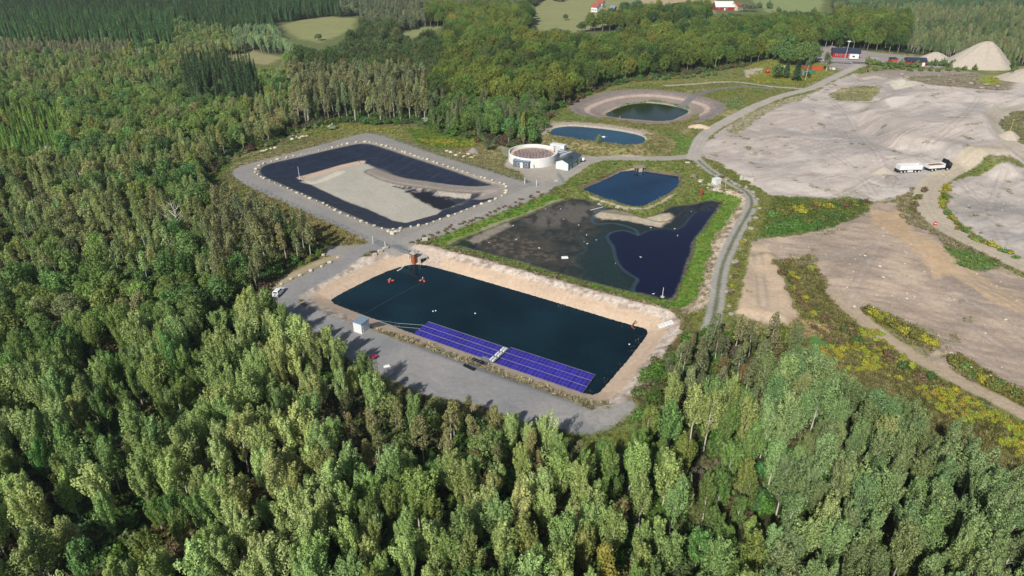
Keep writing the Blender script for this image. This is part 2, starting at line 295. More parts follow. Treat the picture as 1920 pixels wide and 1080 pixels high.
# basin F
Lc = two((20,27,44), (32,41,62), n2)
mixc((sF < 0)*1.0, Lc, .12)
area(F_FL, (176,170,160), (160,152,142), isw=True, wb=.3, edge=.4, g=.6)
area(F_SAND, (184,178,164), (174,170,158), t=n1, isw=True, wb=.15, edge=.3, g=.25)
line([(566,334),(600,325),(640,313),(676,305)], 3.4, (206,180,158), (198,172,150), g=.3, z=-2.5, wb=.1)
line([(572,342),(590,344),(610,336),(640,322)], 3, (212,202,184), g=.3, z=-2.5, wb=.3, op=.8)
area([(740,348),(775,352),(830,366),(880,375),(870,388),(830,393),(800,382),(776,366)], (52,56,68), (160,152,144), t=sst(.5, .66, n2*.5+n3*.5), g=.6, z=-2.3)
area([(752,352),(776,360),(800,360),(830,370),(856,384),(828,394),(800,382),(772,364)], (28,32,42), g=.1, z=-2.4, wb=.7)
mixc((sF < 0)*(1-sst(2.6, 3.4, rd+wob*.1)), two((152,142,134), (138,130,122), n2), .4)
mixc((sF < 0)*(sst(2.6, 2.9, rd)-sst(3.1, 3.6, rd)), lin((104,96,84), K), .4)
area([(884,362),(900,358),(925,345),(948,350),(946,368),(900,368)], (160,148,138), (148,138,130), g=.3, wb=.2)
# roads and yards
sO = sdf(F_OUT, X, Y)
bt = fbm(X, Y, 7, 3, 91)
mixc((1-sst(-.5, .5, sO+wob*.12))*(sF > -.3), two((142,139,136), (156,152,146), bt), .25)
mixc((1-sst(.6, 1.6, np.abs(sF+.2)))*1.0, two((150,144,130), (168,160,146), n3), .8)
sY = sdf(YARD, X, Y)
mixc(1-sst(-.5, .5, sY+wob*.35), two((134,135,137), (154,151,148), bt*1.3-.1), .22)
area([(620,462),(668,460),(700,456),(640,480),(606,474)], (150,146,142), g=.3)
area([(1092,766),(1146,766),(1190,748),(1192,765),(1146,800),(1120,805),(1095,795)], (170,166,160), (150,146,138), t=streak, g=.4, op=.7)
area(FORK, (176,166,154), (164,156,146), isw=True, t=bt, g=.3, wb=.3)
area([(1500,96),(1560,93),(1640,104),(1740,112),(1780,120),(1760,130),(1640,122),(1590,136),(1560,128),(1515,114)], (166,156,150), (150,142,138), g=.3, wb=.5)
RC = [((160,157,150),(170,167,158)),((172,166,156),(162,156,146)),((184,176,166),(174,166,156)),((184,172,150),(170,160,140)),((192,180,160),(180,168,148)),((186,176,160),(176,166,150)),((184,166,142),(176,158,136)),((176,160,132),(168,152,124)),((156,148,126),(140,136,110)),((152,148,142),(164,158,150))]
SR = np.full(len(X), 1e3)
for (pl, wd), (c1, c2) in zip(roads, RC):
    L = smooth_line(GP(pl), 2); d = sdf(L, X, Y, 8, False)
    m = (1-sst(-.35, .35, d-wd/2+wob*.12))
    mixc(m, two(c1, c2, n2), .35)
    if wd == 3.6 and pl[0][0] == 1330: mixc(m*(1-sst(.25, .7, d+wob*.1)), two((104,108,84), (120,120,96), n3), .6)
    else: mixc(m*.5*(1-sst(.15, .5, np.abs(d-.9))), lin(c2, K*.92), .3)
    SR = np.minimum(SR, d-wd/2)
rk = random.Random(8); TRK = []
for i in range(22):
    x0_, y0_ = (rk.uniform(1380, 1850), rk.uniform(190, 340)) if i % 2 else (rk.uniform(1450, 1900), rk.uniform(440, 680)); a_ = rk.uniform(-.5, .5)+(.35 if i % 2 == 0 else 0); pl = [(x0_, y0_)]
    for k in range(4): a_ += rk.uniform(-.35, .35); pl.append((pl[-1][0]+70*math.cos(a_), pl[-1][1]+45*math.sin(a_)))
    TRK.append(pl)
# vehicle ruts in the quarry
for pl in ([(1310,300),(1420,300),(1560,250),(1700,260),(1850,310)], [(1420,230),(1500,245),(1580,300),(1640,360)], [(1560,190),(1600,230),(1650,300),(1670,350)], [(1480,200),(1520,215),(1570,230),(1590,262)],
           [(1660,420),(1640,480),(1600,540),(1590,580)], [(1700,440),(1760,540),(1900,620)], [(1450,460),(1600,480),(1800,600),(1920,680)], [(1420,470),(1425,520),(1430,580)], [(1700,400),(1800,520),(1920,590)],
           [(1650,330),(1560,370),(1500,365)], *TRK, [(1880,330),(1850,400),(1880,460)], [(1800,340),(1850,380),(1920,400)], [(1720,300),(1790,255),(1830,200)], [(1500,620),(1560,560),(1700,600),(1920,720)]):
    d = sdf(smooth_line(GP(pl), 3), X, Y, 4, False)
    for off in (.8, 1.1):
        pass
    mixc((1-sst(.15, .6, np.abs(d-1.0+wob*.08)))*.42*(sq < 0)*sst(.3,.5,n1), lin((150,140,132), K), .3)
    mixc((1-sst(.1, .9, d))*.12*(sq < 0), lin((196,186,176), K), .3)
# ------------------------------------------------------------------ classes of face: separate named structures of one sheet
iv = np.arange(NX*NY).reshape(NY, NX)
F4 = np.stack([iv[:-1, :-1], iv[:-1, 1:], iv[1:, 1:], iv[1:, :-1]], -1).reshape(-1, 4)
def fm(a): return a[F4].mean(1)
cls = np.zeros(len(F4), int)
cls[fm(np.minimum(np.minimum(sQ1, sQ2), sQ3)) < 0] = 3
cls[(fm(sA) < 9) | (fm(sB) < 5) | (fm(sC) < 3) | (fm(sD) < 5) | (fm(sE) < 16.5)] = 4
yardm = (fm(sY) < 0) | ((fm(sO) < 0) & (fm(sF) > 0))
cls[yardm] = 2
cls[fm(SR) < 0] = 1
cls[fm(sF) < 0] = 5
cls[(fm(sFf) < 0)] = 6
Zg = Z.reshape(NY, NX)
def zat(x, y):
    x = np.atleast_1d(np.asarray(x, float)); y = np.atleast_1d(np.asarray(y, float))
    i = np.clip(np.searchsorted(GX, x)-1, 0, NX-2); j = np.clip(np.searchsorted(GY, y)-1, 0, NY-2)
    tx = np.clip((x-GX[i])/(GX[i+1]-GX[i]), 0, 1); ty = np.clip((y-GY[j])/(GY[j+1]-GY[j]), 0, 1)
    return (Zg[j, i]*(1-tx)+Zg[j, i+1]*tx)*(1-ty)+(Zg[j+1, i]*(1-tx)+Zg[j+1, i+1]*tx)*ty
def P3(px, py, z=None, dz=0.0):
    """ground point seen at a photo pixel, on the real terrain height"""
    zz = 0.0 if z is None else z
    x, y = G(px, py, zz)
    if z is None:
        for _ in range(8):
            zz = float(zat(x, y)[0]); x, y = G(px, py, zz)
    return Vector((float(x), float(y), zz+dz))

# ------------------------------------------------------------------ materials
class NT:
    def __init__(s, name):
        s.m = bpy.data.materials.new(name); s.m.use_nodes = True; s.t = s.m.node_tree; s.p = s.t.nodes['Principled BSDF']
        s.out = s.t.nodes['Material Output']
    def n(s, ty, **k):
        o = s.t.nodes.new(ty)
        for a, b in k.items(): setattr(o, a, b)
        return o
    def l(s, a, b): s.t.links.new(a, b)
    def noise(s, scale, detail=3, rough=.6, vec=None):
        o = s.n('ShaderNodeTexNoise'); o.inputs['Scale'].default_value = scale; o.inputs['Detail'].default_value = detail; o.inputs['Roughness'].default_value = rough
        if vec is not None: s.l(vec, o.inputs['Vector'])
        return o.outputs['Fac']
    def mr(s, v, a, b, c=0., d=1.):
        o = s.n('ShaderNodeMapRange'); s.l(v, o.inputs[0])
        for i, q in enumerate((a, b, c, d)): o.inputs[1+i].default_value = q
        return o.outputs[0]
    def math(s, op, a, b):
        o = s.n('ShaderNodeMath', operation=op)
        for i, q in enumerate((a, b)):
            if isinstance(q, (int, float)): o.inputs[i].default_value = q
            else: s.l(q, o.inputs[i])
        return o.outputs[0]
    def scale(s, col, f):
        o = s.n('ShaderNodeVectorMath', operation='SCALE'); s.l(col, o.inputs[0])
        if isinstance(f, (int, float)): o.inputs['Scale'].default_value = f
        else: s.l(f, o.inputs['Scale'])
        return o.outputs[0]
    def mix(s, f, a, b):
        o = s.n('ShaderNodeMix', data_type='RGBA')
        for q, i in ((f, 0), (a, 6), (b, 7)):
            if isinstance(q, (int, float)): o.inputs[i].default_value = q
            elif isinstance(q, (tuple, list, np.ndarray)): o.inputs[i].default_value = tuple(q)+(1,)
            else: s.l(q, o.inputs[i])
        return o.outputs[2]
    def bump(s, h, st=.3, d=.1):
        b = s.n('ShaderNodeBump'); b.inputs['Strength'].default_value = st; b.inputs['Distance'].default_value = d
        s.l(h, b.inputs['Height']); s.l(b.outputs[0], s.p.inputs['Normal'])
def ground_mat(name, rough=.92, bump=.35):
    q = NT(name); geo = q.n('ShaderNodeNewGeometry').outputs['Position']
    at = q.n('ShaderNodeAttribute', attribute_name='cover')
    a = q.noise(1.1, 4, .7, geo); b = q.noise(4.5, 3, .7, geo); c = q.noise(.12, 3, .6, geo)
    v = q.math('ADD', q.mr(a, .3, .7, -.5, .5), q.mr(b, .3, .7, -.5, .5))
    amp = q.math('MULTIPLY', q.math('MULTIPLY', v, at.outputs['Alpha']), .85)
    f = q.math('ADD', q.math('ADD', amp, 1.0), q.mr(c, .3, .7, -.07, .07))
    q.l(q.scale(at.outputs['Color'], f), q.p.inputs['Base Color'])
    q.p.inputs['Roughness'].default_value = rough; q.p.inputs['Specular IOR Level'].default_value = .2
    q.bump(q.math('ADD', a, q.math('MULTIPLY', b, .4)), bump, .35)
    return q.m
GM = ground_mat('ground_cover')
q = NT('liner_membrane'); geo = q.n('ShaderNodeNewGeometry').outputs['Position']
at = q.n('ShaderNodeAttribute', attribute_name='cover'); mp = q.n('ShaderNodeMapping'); mp.inputs['Rotation'].default_value = (0, 0, .62); mp.inputs['Scale'].default_value = (.25, 2.2, 1); q.l(geo, mp.inputs[0])
a = q.noise(1.0, 4, .65, mp.outputs[0]); b = q.noise(.5, 3, .6, geo)
wv = q.n('ShaderNodeTexWave', wave_type='BANDS', bands_direction='X'); wv.inputs['Scale'].default_value = .055; wv.inputs['Distortion'].default_value = 1.6; wv.inputs['Detail'].default_value = 0
mp2 = q.n('ShaderNodeMapping'); mp2.inputs['Rotation'].default_value = (0, 0, .75); q.l(geo, mp2.inputs[0]); q.l(mp2.outputs[0], wv.inputs[0])
seam = q.math('MULTIPLY', q.mr(wv.outputs['Fac'], .99, 1.0, 0, 1), q.mr(b, .4, .6, .1, .8))
base = q.scale(at.outputs['Color'], q.mr(a, .3, .7, .75, 1.3))
q.l(q.mix(q.math('MULTIPLY', seam, .3), base, (.12, .14, .18)), q.p.inputs['Base Color'])
q.l(q.mr(b, .3, .7, .42, .62), q.p.inputs['Roughness']); q.bump(a, .7, .35)
LM = q.m

def simple(name, col, rough=.6, metal=0., var=.12, sc=2.0, spec=.5, bump=0):
    q = NT(name); tc = q.n('ShaderNodeTexCoord').outputs['Object']
    f = q.mr(q.noise(sc, 4, .65, tc), .3, .7, 1-var, 1+var)
    rgb = q.n('ShaderNodeRGB'); rgb.outputs[0].default_value = tuple(col)+(1,)
    q.l(q.scale(rgb.outputs[0], f), q.p.inputs['Base Color'])
    q.p.inputs['Roughness'].default_value = rough; q.p.inputs['Metallic'].default_value = metal; q.p.inputs['Specular IOR Level'].default_value = spec
    if bump: q.bump(q.noise(sc*3, 4, .7, tc), bump, .1)
    return q.m
def mk(name, srgb, **k): return simple(name, tuple(lin(srgb, .8)), **k)
M = dict(
    white=mk('white_paint', (222,224,226), rough=.45, var=.06), whitemetal=mk('white_sheet_metal', (214,218,222), rough=.4, var=.08),
    grey=mk('grey_metal', (140,146,150), rough=.45, metal=.4), steel=mk('galvanised_steel', (150,166,172), rough=.4, metal=.55),
    dark=mk('dark_steel', (40,42,46), rough=.5), black=mk('black_paint', (14,18,26), rough=.3), tyre=mk('rubber', (26,26,26), rough=.85),
    glass=simple('window_glass', (.03,.04,.05), .08, var=.02), conc=mk('concrete', (178,174,164), rough=.9, var=.2, bump=.3),
    concw=mk('pale_concrete', (226,226,224), rough=.8, var=.1, sc=.6), red=mk('red_paint', (150,28,34), rough=.6), redbright=mk('bright_red_paint', (190,60,46), rough=.5),
    orange=mk('orange_plastic', (188,78,46), rough=.45), rust=mk('rusty_steel', (140,82,52), rough=.85, var=.3), navyroof=mk('dark_roofing', (46,52,70), rough=.5, var=.1),
    slate=mk('slate_metal_roof', (74,90,98), rough=.32, metal=.3, var=.2, sc=1.2), mint=mk('mint_green_cladding', (206,222,216), rough=.6), mintd=mk('teal_panel', (70,140,130), rough=.5),
    greyclad=mk('grey_cladding', (100,108,118), rough=.6), stone=mk('boulder_stone', (198,188,170), rough=.95, var=.2, sc=1.5, bump=.6), stoned=mk('grey_stone', (150,142,130), rough=.95, var=.3, bump=.6),
    gravel=mk('crushed_gravel', (172,162,148), rough=.98, var=.12, sc=1.0, bump=.5), graveld=mk('dark_gravel', (140,130,122), rough=.98, var=.15, bump=.5), sand=mk('pale_sand', (206,184,158), rough=.98, var=.15, bump=.4),
    wood=mk('weathered_wood', (150,138,118), rough=.85, var=.3, sc=4), soil=mk('brown_soil', (124,96,72), rough=.98, var=.2), bluegrey=mk('blue_grey_roof', (128,150,168), rough=.4, metal=.2),
    yellow=mk('yellow_paint', (206,196,60), rough=.5), green=mk('green_paint', (70,140,110), rough=.5), roofw=mk('white_roof_sheet', (216,216,214), rough=.5), roofr=mk('clay_tile_roof', (150,80,64), rough=.8),
    magenta=mk('crimson_plastic', (150,30,70), rough=.5), bark=mk('brown_bark', (104,92,76), rough=.95, var=.3, sc=3), barkw=mk('pale_bark', (196,190,176), rough=.85, var=.25, sc=3), barkg=mk('grey_bark', (150,146,130), rough=.9, var=.25, sc=3),
    deadwood=mk('bleached_deadwood', (204,198,186), rough=.9, var=.15, sc=3))
# solar cells
q = NT('solar_cells'); tc = q.n('ShaderNodeTexCoord').outputs['Object']
br = q.n('ShaderNodeTexBrick'); br.offset = 0; br.inputs['Scale'].default_value = 1; br.inputs['Mortar Size'].default_value = .008; br.inputs['Brick Width'].default_value = .155; br.inputs['Row Height'].default_value = .155
br.inputs['Color1'].default_value = (.020,.013,.22,1); br.inputs['Color2'].default_value = (.016,.012,.17,1); br.inputs['Mortar'].default_value = (.04,.035,.25,1)
q.l(tc, br.inputs['Vector']); oi = q.n('ShaderNodeObjectInfo')
q.l(q.scale(br.outputs['Color'], q.mr(oi.outputs['Random'], 0, 1, .8, 1.2)), q.p.inputs['Base Color']); q.p.inputs['Roughness'].default_value = .3; q.p.inputs['Specular IOR Level'].default_value = .25
M['cells'] = q.m
M['pframe'] = mk('panel_frame', (108,102,150), rough=.4)
# tank liquor
q = NT('tank_liquor'); tc = q.n('ShaderNodeTexCoord').outputs['Object']
wv = q.n('ShaderNodeTexWave', wave_type='BANDS'); wv.inputs['Scale'].default_value = .25; wv.inputs['Distortion'].default_value = 9; wv.inputs['Detail'].default_value = 4; q.l(tc, wv.inputs[0])
nn = q.noise(.35, 5, .7, tc)
c1 = q.mix(q.mr(nn, .35, .65), (.10,.065,.075), (.24,.16,.13)); q.l(q.mix(q.mr(wv.outputs['Fac'], .8, 1), c1, (.36,.27,.24)), q.p.inputs['Base Color']); q.p.inputs['Roughness'].default_value = .45
M['liquor'] = q.m
# plants
def leaf_mat(name, transl=.3, isl=.45, default=(80,100,50)):
    q = NT(name)
    ta = q.n('ShaderNodeAttribute', attribute_name='tint', attribute_type='INSTANCER')
    oi = q.n('ShaderNodeObjectInfo'); ge = q.n('ShaderNodeNewGeometry')
    f = q.math('MULTIPLY', q.mr(ge.outputs['Random Per Island'], 0, 1, 1-isl, 1+isl), q.mr(oi.outputs['Random'], 0, 1, .88, 1.12))
    col = q.scale(ta.outputs['Color'], f)
    hs = q.n('ShaderNodeHueSaturation'); q.l(col, hs.inputs['Color'])
    q.l(q.mr(oi.outputs['Random'], 0, 1, .493, .505), hs.inputs['Hue'])
    col = hs.outputs[0]
    q.l(col, q.p.inputs['Base Color']); q.p.inputs['Roughness'].default_value = .55; q.p.inputs['Specular IOR Level'].default_value = .35
    tr = q.n('ShaderNodeBsdfTranslucent'); q.l(q.scale(col, 1.15), tr.inputs[0])
    mx = q.n('ShaderNodeMixShader'); mx.inputs[0].default_value = transl
    q.l(q.p.outputs[0], mx.inputs[1]); q.l(tr.outputs[0], mx.inputs[2]); q.l(mx.outputs[0], q.out.inputs['Surface'])
    return q.m
M['leaf'] = leaf_mat('foliage')
M['needle'] = leaf_mat('conifer_needles', .1, .35)
# water
def water_mat(name, attr=False, col=(.01,.03,.045), rough=.04):
    q = NT(name); geo = q.n('ShaderNodeNewGeometry').outputs['Position']
    if attr:
        at = q.n('ShaderNodeAttribute', attribute_name='cover')
        q.l(q.scale(at.outputs['Color'], q.mr(q.noise(1.2, 4, .7, geo), .3, .7, .75, 1.25)), q.p.inputs['Base Color'])
        q.l(at.outputs['Alpha'], q.p.inputs['Roughness'])
    else:
        rgb = q.n('ShaderNodeRGB'); rgb.outputs[0].default_value = tuple(col)+(1,)
        wp = q.n('ShaderNodeMapping'); wp.inputs['Rotation'].default_value = (0, 0, .5); wp.inputs['Scale'].default_value = (1, .3, 1); q.l(geo, wp.inputs[0]); wn = q.noise(.09, 4, .6, wp.outputs[0])
        q.l(q.scale(rgb.outputs[0], q.mr(q.noise(.06, 4, .6, geo), .3, .7, .6, 1.5)), q.p.inputs['Base Color']); q.l(q.mr(wn, .4, .62, .03, .16), q.p.inputs['Roughness'])
    q.p.inputs['IOR'].default_value = 1.33; q.p.inputs['Specular IOR Level'].default_value = .28
    q.bump(q.noise(1.6, 3, .6, geo), .06, .05)
    return q.m

# ------------------------------------------------------------------ mesh helpers
def newmesh(name, V, F, mats, midx=None, smooth=False, cover=None):
    me = bpy.data.meshes.new(name); V = np.asarray(V, np.float32)
    if isinstance(F, np.ndarray):
        k = F.shape[1]; me.vertices.add(len(V)); me.vertices.foreach_set('co', V.ravel())
        me.loops.add(F.size); me.loops.foreach_set('vertex_index', F.ravel().astype(np.int32))
        me.polygons.add(len(F)); me.polygons.foreach_set('loop_start', np.arange(0, F.size, k, dtype=np.int32)); me.update(calc_edges=True)
    else: me.from_pydata([tuple(map(float, v)) for v in V], [], F)
    for m in mats: me.materials.append(m)
    if midx is not None: me.polygons.foreach_set('material_index', np.asarray(midx, np.int32))
    if smooth: me.polygons.foreach_set('use_smooth', np.ones(len(me.polygons), bool))
    if cover is not None:
        a = me.color_attributes.new('cover', 'FLOAT_COLOR', 'POINT'); a.data.foreach_set('color', np.asarray(cover, np.float32).ravel())
    me.update(); return me
def link(name, me, parent=None, loc=None, rz=0.0, label=None, cat=None, group=None, kind=None, scale=None):
    o = bpy.data.objects.new(name, me); SC.collection.objects.link(o)
    if parent is not None: o.parent = parent
    if loc is not None: o.location = loc
    if rz: o.rotation_euler = (0, 0, rz)
    if scale is not None: o.scale = scale
    if label: o['label'] = label
    if cat: o['category'] = cat
    if group: o['group'] = group
    if kind: o['kind'] = kind
    return o
def thing(name, label, cat, loc=(0,0,0), rz=0.0, group=None): return link(name, None, None, loc, rz, label, cat, group)
class MB:
    def __init__(s): s.v = []; s.f = []; s.m = []
    def add(s, V, F, mi=0):
        b = len(s.v); s.v += [tuple(v) for v in V]; s.f += [tuple(i+b for i in f) for f in F]; s.m += [mi]*len(F); return s
    def box(s, x0, x1, y0, y1, z0, z1, mi=0, bev=0.0):
        if bev <= 0:
            return s.add([(x0,y0,z0),(x1,y0,z0),(x1,y1,z0),(x0,y1,z0),(x0,y0,z1),(x1,y0,z1),(x1,y1,z1),(x0,y1,z1)], [(0,3,2,1),(4,5,6,7),(0,1,5,4),(1,2,6,5),(2,3,7,6),(3,0,4,7)], mi)
        b = bev; out = [(x0+b,y0),(x1-b,y0),(x1,y0+b),(x1,y1-b),(x1-b,y1),(x0+b,y1),(x0,y1-b),(x0,y0+b)]
        cx, cy = (x0+x1)/2, (y0+y1)/2; sx = (x1-x0-2*b)/(x1-x0); sy = (y1-y0-2*b)/(y1-y0)
        V = []
        for z, k in ((z0, 0), (z1-b, 0), (z1, 1)):
            V += [((cx+(x-cx)*sx) if k else x, (cy+(y-cy)*sy) if k else y, z) for x, y in out]
        F = [tuple(range(7, -1, -1)), tuple(range(16, 24))]
        for r in (0, 8): F += [(r+i, r+(i+1) % 8, r+8+(i+1) % 8, r+8+i) for i in range(8)]
        return s.add(V, F, mi)
    def tube(s, p, q, r0, r1=None, n=8, mi=0, cap=True):
        r1 = r0 if r1 is None else r1; p, q = Vector(p), Vector(q); d = (q-p).normalized(); a = d.orthogonal().normalized(); b = d.cross(a)
        V = [p+(a*math.cos(t)+b*math.sin(t))*r0 for t in [2*math.pi*i/n for i in range(n)]]+[q+(a*math.cos(t)+b*math.sin(t))*r1 for t in [2*math.pi*i/n for i in range(n)]]
        F = [(i, (i+1) % n, n+(i+1) % n, n+i) for i in range(n)]
        if cap: F += [tuple(range(n-1, -1, -1)), tuple(range(n, 2*n))]
        return s.add(V, F, mi)
    def path(s, pts, r, n=6, mi=0):
        for a, b in zip(pts[:-1], pts[1:]): s.tube(a, b, r, r, n, mi)
        return s
    def lathe(s, prof, n=32, mi=0):
        V = []; 
        for r, z in prof: V += [(r*math.cos(2*math.pi*i/n), r*math.sin(2*math.pi*i/n), z) for i in range(n)]
        F = []
        for k in range(len(prof)-1): F += [(k*n+i, k*n+(i+1) % n, (k+1)*n+(i+1) % n, (k+1)*n+i) for i in range(n)]
        return s.add(V, F, mi)
    def prism(s, prof, x0, x1, mi=0):     # profile in y,z extruded along x
        n = len(prof); V = [(x0, y, z) for y, z in prof]+[(x1, y, z) for y, z in prof]
        return s.add(V, [tuple(range(n-1, -1, -1)), tuple(range(n, 2*n))]+[(i, (i+1) % n, n+(i+1) % n, n+i) for i in range(n)], mi)
    def build(s, name, mats, parent=None, smooth=False, **k):
        if not isinstance(mats, (list, tuple)): mats = [mats]
        import bmesh
        me = newmesh(name, s.v, s.f, mats, s.m, smooth)
        bm = bmesh.new(); bm.from_mesh(me); bmesh.ops.recalc_face_normals(bm, faces=bm.faces); bm.to_mesh(me); bm.free()
        return link(name, me, parent, **k)

# ------------------------------------------------------------------ build the terrain sheets
CV = np.concatenate([C, GR[:, None]], 1); VV = np.stack([X, Y, Z], 1)
names = {0: 'ground', 1: 'gravel_road', 2: 'service_yard', 3: 'quarry_floor', 4: 'pond_bank', 5: 'basin_liner', 6: 'basin_floor'}
for k, nm in names.items():
    f = F4[cls == k]; used = np.unique(f); rm = np.zeros(len(X), np.int64); rm[used] = np.arange(len(used))
    me = newmesh(nm, VV[used], rm[f].astype(np.int32), [LM if k == 5 else GM], None, True, CV[used])
    link(nm, me, kind='structure')

# ponds
def pond_surface(name, P, z, mat, grow=1.3):
    c = P.mean(0); Q = []
    n = len(P)
    area2 = sum(P[i][0]*P[(i+1) % n][1]-P[(i+1) % n][0]*P[i][1] for i in range(n)); sg = 1 if area2 > 0 else -1
    for i in range(n):
        t = P[(i+1) % n]-P[i-1]; t = t/np.linalg.norm(t); Q.append(P[i]+sg*grow*np.array([t[1], -t[0]]))
    Q = Q if sg > 0 else Q[::-1]
    me = newmesh(name, [(a, b, z) for a, b in Q], [tuple(range(n))], [mat]); return link(name, me, kind='structure')
pond_surface('pond_water', A_SH, -2.5, water_mat('deep_teal_water', col=(.003,.013,.019)))
pond_surface('pond_water', C_SH, -1.3, water_mat('deep_blue_water', col=(.003,.020,.052)))
pond_surface('pond_water', D_SH, 1.3, water_mat('green_blue_water', col=(.006,.036,.064)), 1.0)
pond_surface('pond_water', E_SH, -3.0, water_mat('dark_green_water', col=(.010,.018,.006)), 1.3)
# the half-drained pond B: silt, algae and open water
bx = np.arange(B_SH[:, 0].min()-1, B_SH[:, 0].max()+1.2, .35); by = np.arange(B_SH[:, 1].min()-1, B_SH[:, 1].max()+1.2, .35)
bX, bY = [a.ravel() for a in np.meshgrid(bx, by)]
S0 = (X, Y, C, GR, wob, n2)
X, Y = bX, bY; n2 = fbm(X, Y, 3.2, 4, 9); m3 = fbm(X, Y, 1.0, 3, 5); m1 = fbm(X, Y, 12, 4, 8); wob = (n2-.5)*3+(m3-.5)*1.5
C = np.zeros((len(X), 3)); GR = np.full(len(X), .3); Kb = K; 
sx = fbm(X, Y/2, 2.2, 4, 66)
C[:] = two((24,34,32), (40,46,38), m1)
area([(843,460),(900,432),(990,400),(1040,380),(1070,372),(1140,385),(1130,430),(1100,470),(1120,540),(1040,512),(930,480)], (40,46,42), (78,74,64), t=sst(.35,.75,m3*.5+n2*.5), g=.45, z=-1.5, edge=3, wb=2)
area([(880,460),(930,440),(990,440),(1030,460),(1040,490),(960,486)], (112,100,88), (60,58,52), t=sst(.3,.6,m3), g=.6, z=-1.5, edge=4, wb=1.5, op=.8)
area([(980,410),(1060,378),(1130,386),(1135,400),(1080,420),(1010,430)], (108,102,94), (58,58,56), t=sst(.4, .65, sx), g=.6, z=-1.5, edge=3, wb=1.5, op=.8)
area([(862,458),(900,436),(950,418),(960,424),(915,446),(880,462)], (160,150,134), (110,104,94), t=n2, g=.8, z=-1.5, edge=.9, wb=.8)
area([(843,455),(858,449),(880,452),(893,462),(880,468),(858,465)], (70,112,34), (40,56,34), t=sst(-30.6+0, -28.6, X), g=.6, z=-1.5, edge=.5, wb=.2)
area([(893,458),(900,470),(880,468),(878,462)], (30,38,44), g=.1, z=-1.5, edge=1)
area([(1100,455),(1085,480),(1090,520),(1150,540),(1210,556),(1180,520),(1160,480),(1150,440),(1135,430)], (30,48,46), (38,52,46), g=.15, z=-1.5, edge=3, wb=1)
# light sand bar between the dike and the open water
area([(1115,404),(1125,397),(1150,394),(1180,400),(1200,408),(1230,404),(1255,398),(1266,406),(1250,420),(1240,427),(1215,422),(1190,417),(1160,412),(1130,412)], (206,192,168), (172,160,138), t=m3, g=.85, z=-1.5, edge=.8, wb=.6)
area([(1120,397),(1150,392),(1185,398),(1205,406),(1180,406),(1140,400)], (128,116,100), (150,138,118), g=.8, z=-1.5, edge=.7, wb=.5)
def wline(pts, wd, col, op=.7):
    s = sdf(smooth_line(GP(pts, -1.5), 3), X, Y, 4, False)+(wob*.1)
    mixc((1-sst(wd*.4, wd, s))*op, lin(col, K), .3)
area([(1137,440),(1150,434),(1172,432),(1194,440),(1200,441),(1222,430),(1250,430),(1266,432),(1282,425),(1292,410),(1305,398),(1325,393),(1348,385),(1352,388),(1338,405),(1322,430),(1303,450),(1303,467),(1290,500),(1278,545),(1266,556),(1190,548),(1188,535),(1198,524),(1180,516),(1160,500),(1152,478),(1150,462),(1140,450)], (16,18,44), (20,22,52), t=m1, g=.04, z=-1.5, edge=1.1, wb=.6)
area([(1270,388),(1345,378),(1340,395),(1300,400),(1285,412),(1262,405)], (28,28,36), (52,50,56), t=sst(.45, .6, m3), g=.3, z=-1.5, edge=1, wb=1, op=.8)
wline([(1197,441),(1222,429),(1250,429),(1266,431),(1282,424),(1292,409),(1305,397)], .5, (60,74,90), .45)
wline([(1197,441),(1172,431),(1150,434),(1138,441),(1140,450),(1150,462),(1152,478),(1160,498),(1180,515),(1198,523),(1188,536),(1186,548)], .7, (64,84,90), .55)
wline([(1136,388),(1120,398),(1108,408),(1112,420),(1130,420),(1150,418),(1175,424),(1195,432),(1196,440)], .6, (60,84,96), .8)
wline([(1080,440),(1088,455),(1100,465),(1098,472),(1075,482),(1080,500)], .4, (60,76,84), .5)
wline([(1206,408),(1235,418),(1264,412),(1290,385),(1330,377)], .5, (60,56,50), .5)
sb = sdf(B_SH, X, Y, 5)
mixc((1-sst(.0, 1.0, np.abs(sb+.4)+wob*.3))*.7, two((150,140,118), (70,70,52), m3), .7)
nbx, nby = len(bx), len(by); ib = np.arange(nbx*nby).reshape(nby, nbx)
Fb = np.stack([ib[:-1, :-1], ib[:-1, 1:], ib[1:, 1:], ib[1:, :-1]], -1).reshape(-1, 4); Fb = Fb[(sb[Fb].mean(1) < 1.0)]
zb = -1.5+np.where(GR > .55, (GR-.55)*.25, 0); ub = np.unique(Fb); rm = np.zeros(len(X), np.int64); rm[ub] = np.arange(len(ub))
link('pond_water', newmesh('pond_water', np.stack([X, Y, zb], 1)[ub], rm[Fb].astype(np.int32), [water_mat('silty_water', True)], None, True, np.concatenate([C, GR[:, None]], 1)[ub]), kind='structure')
X, Y, C, GR, wob, n2 = S0
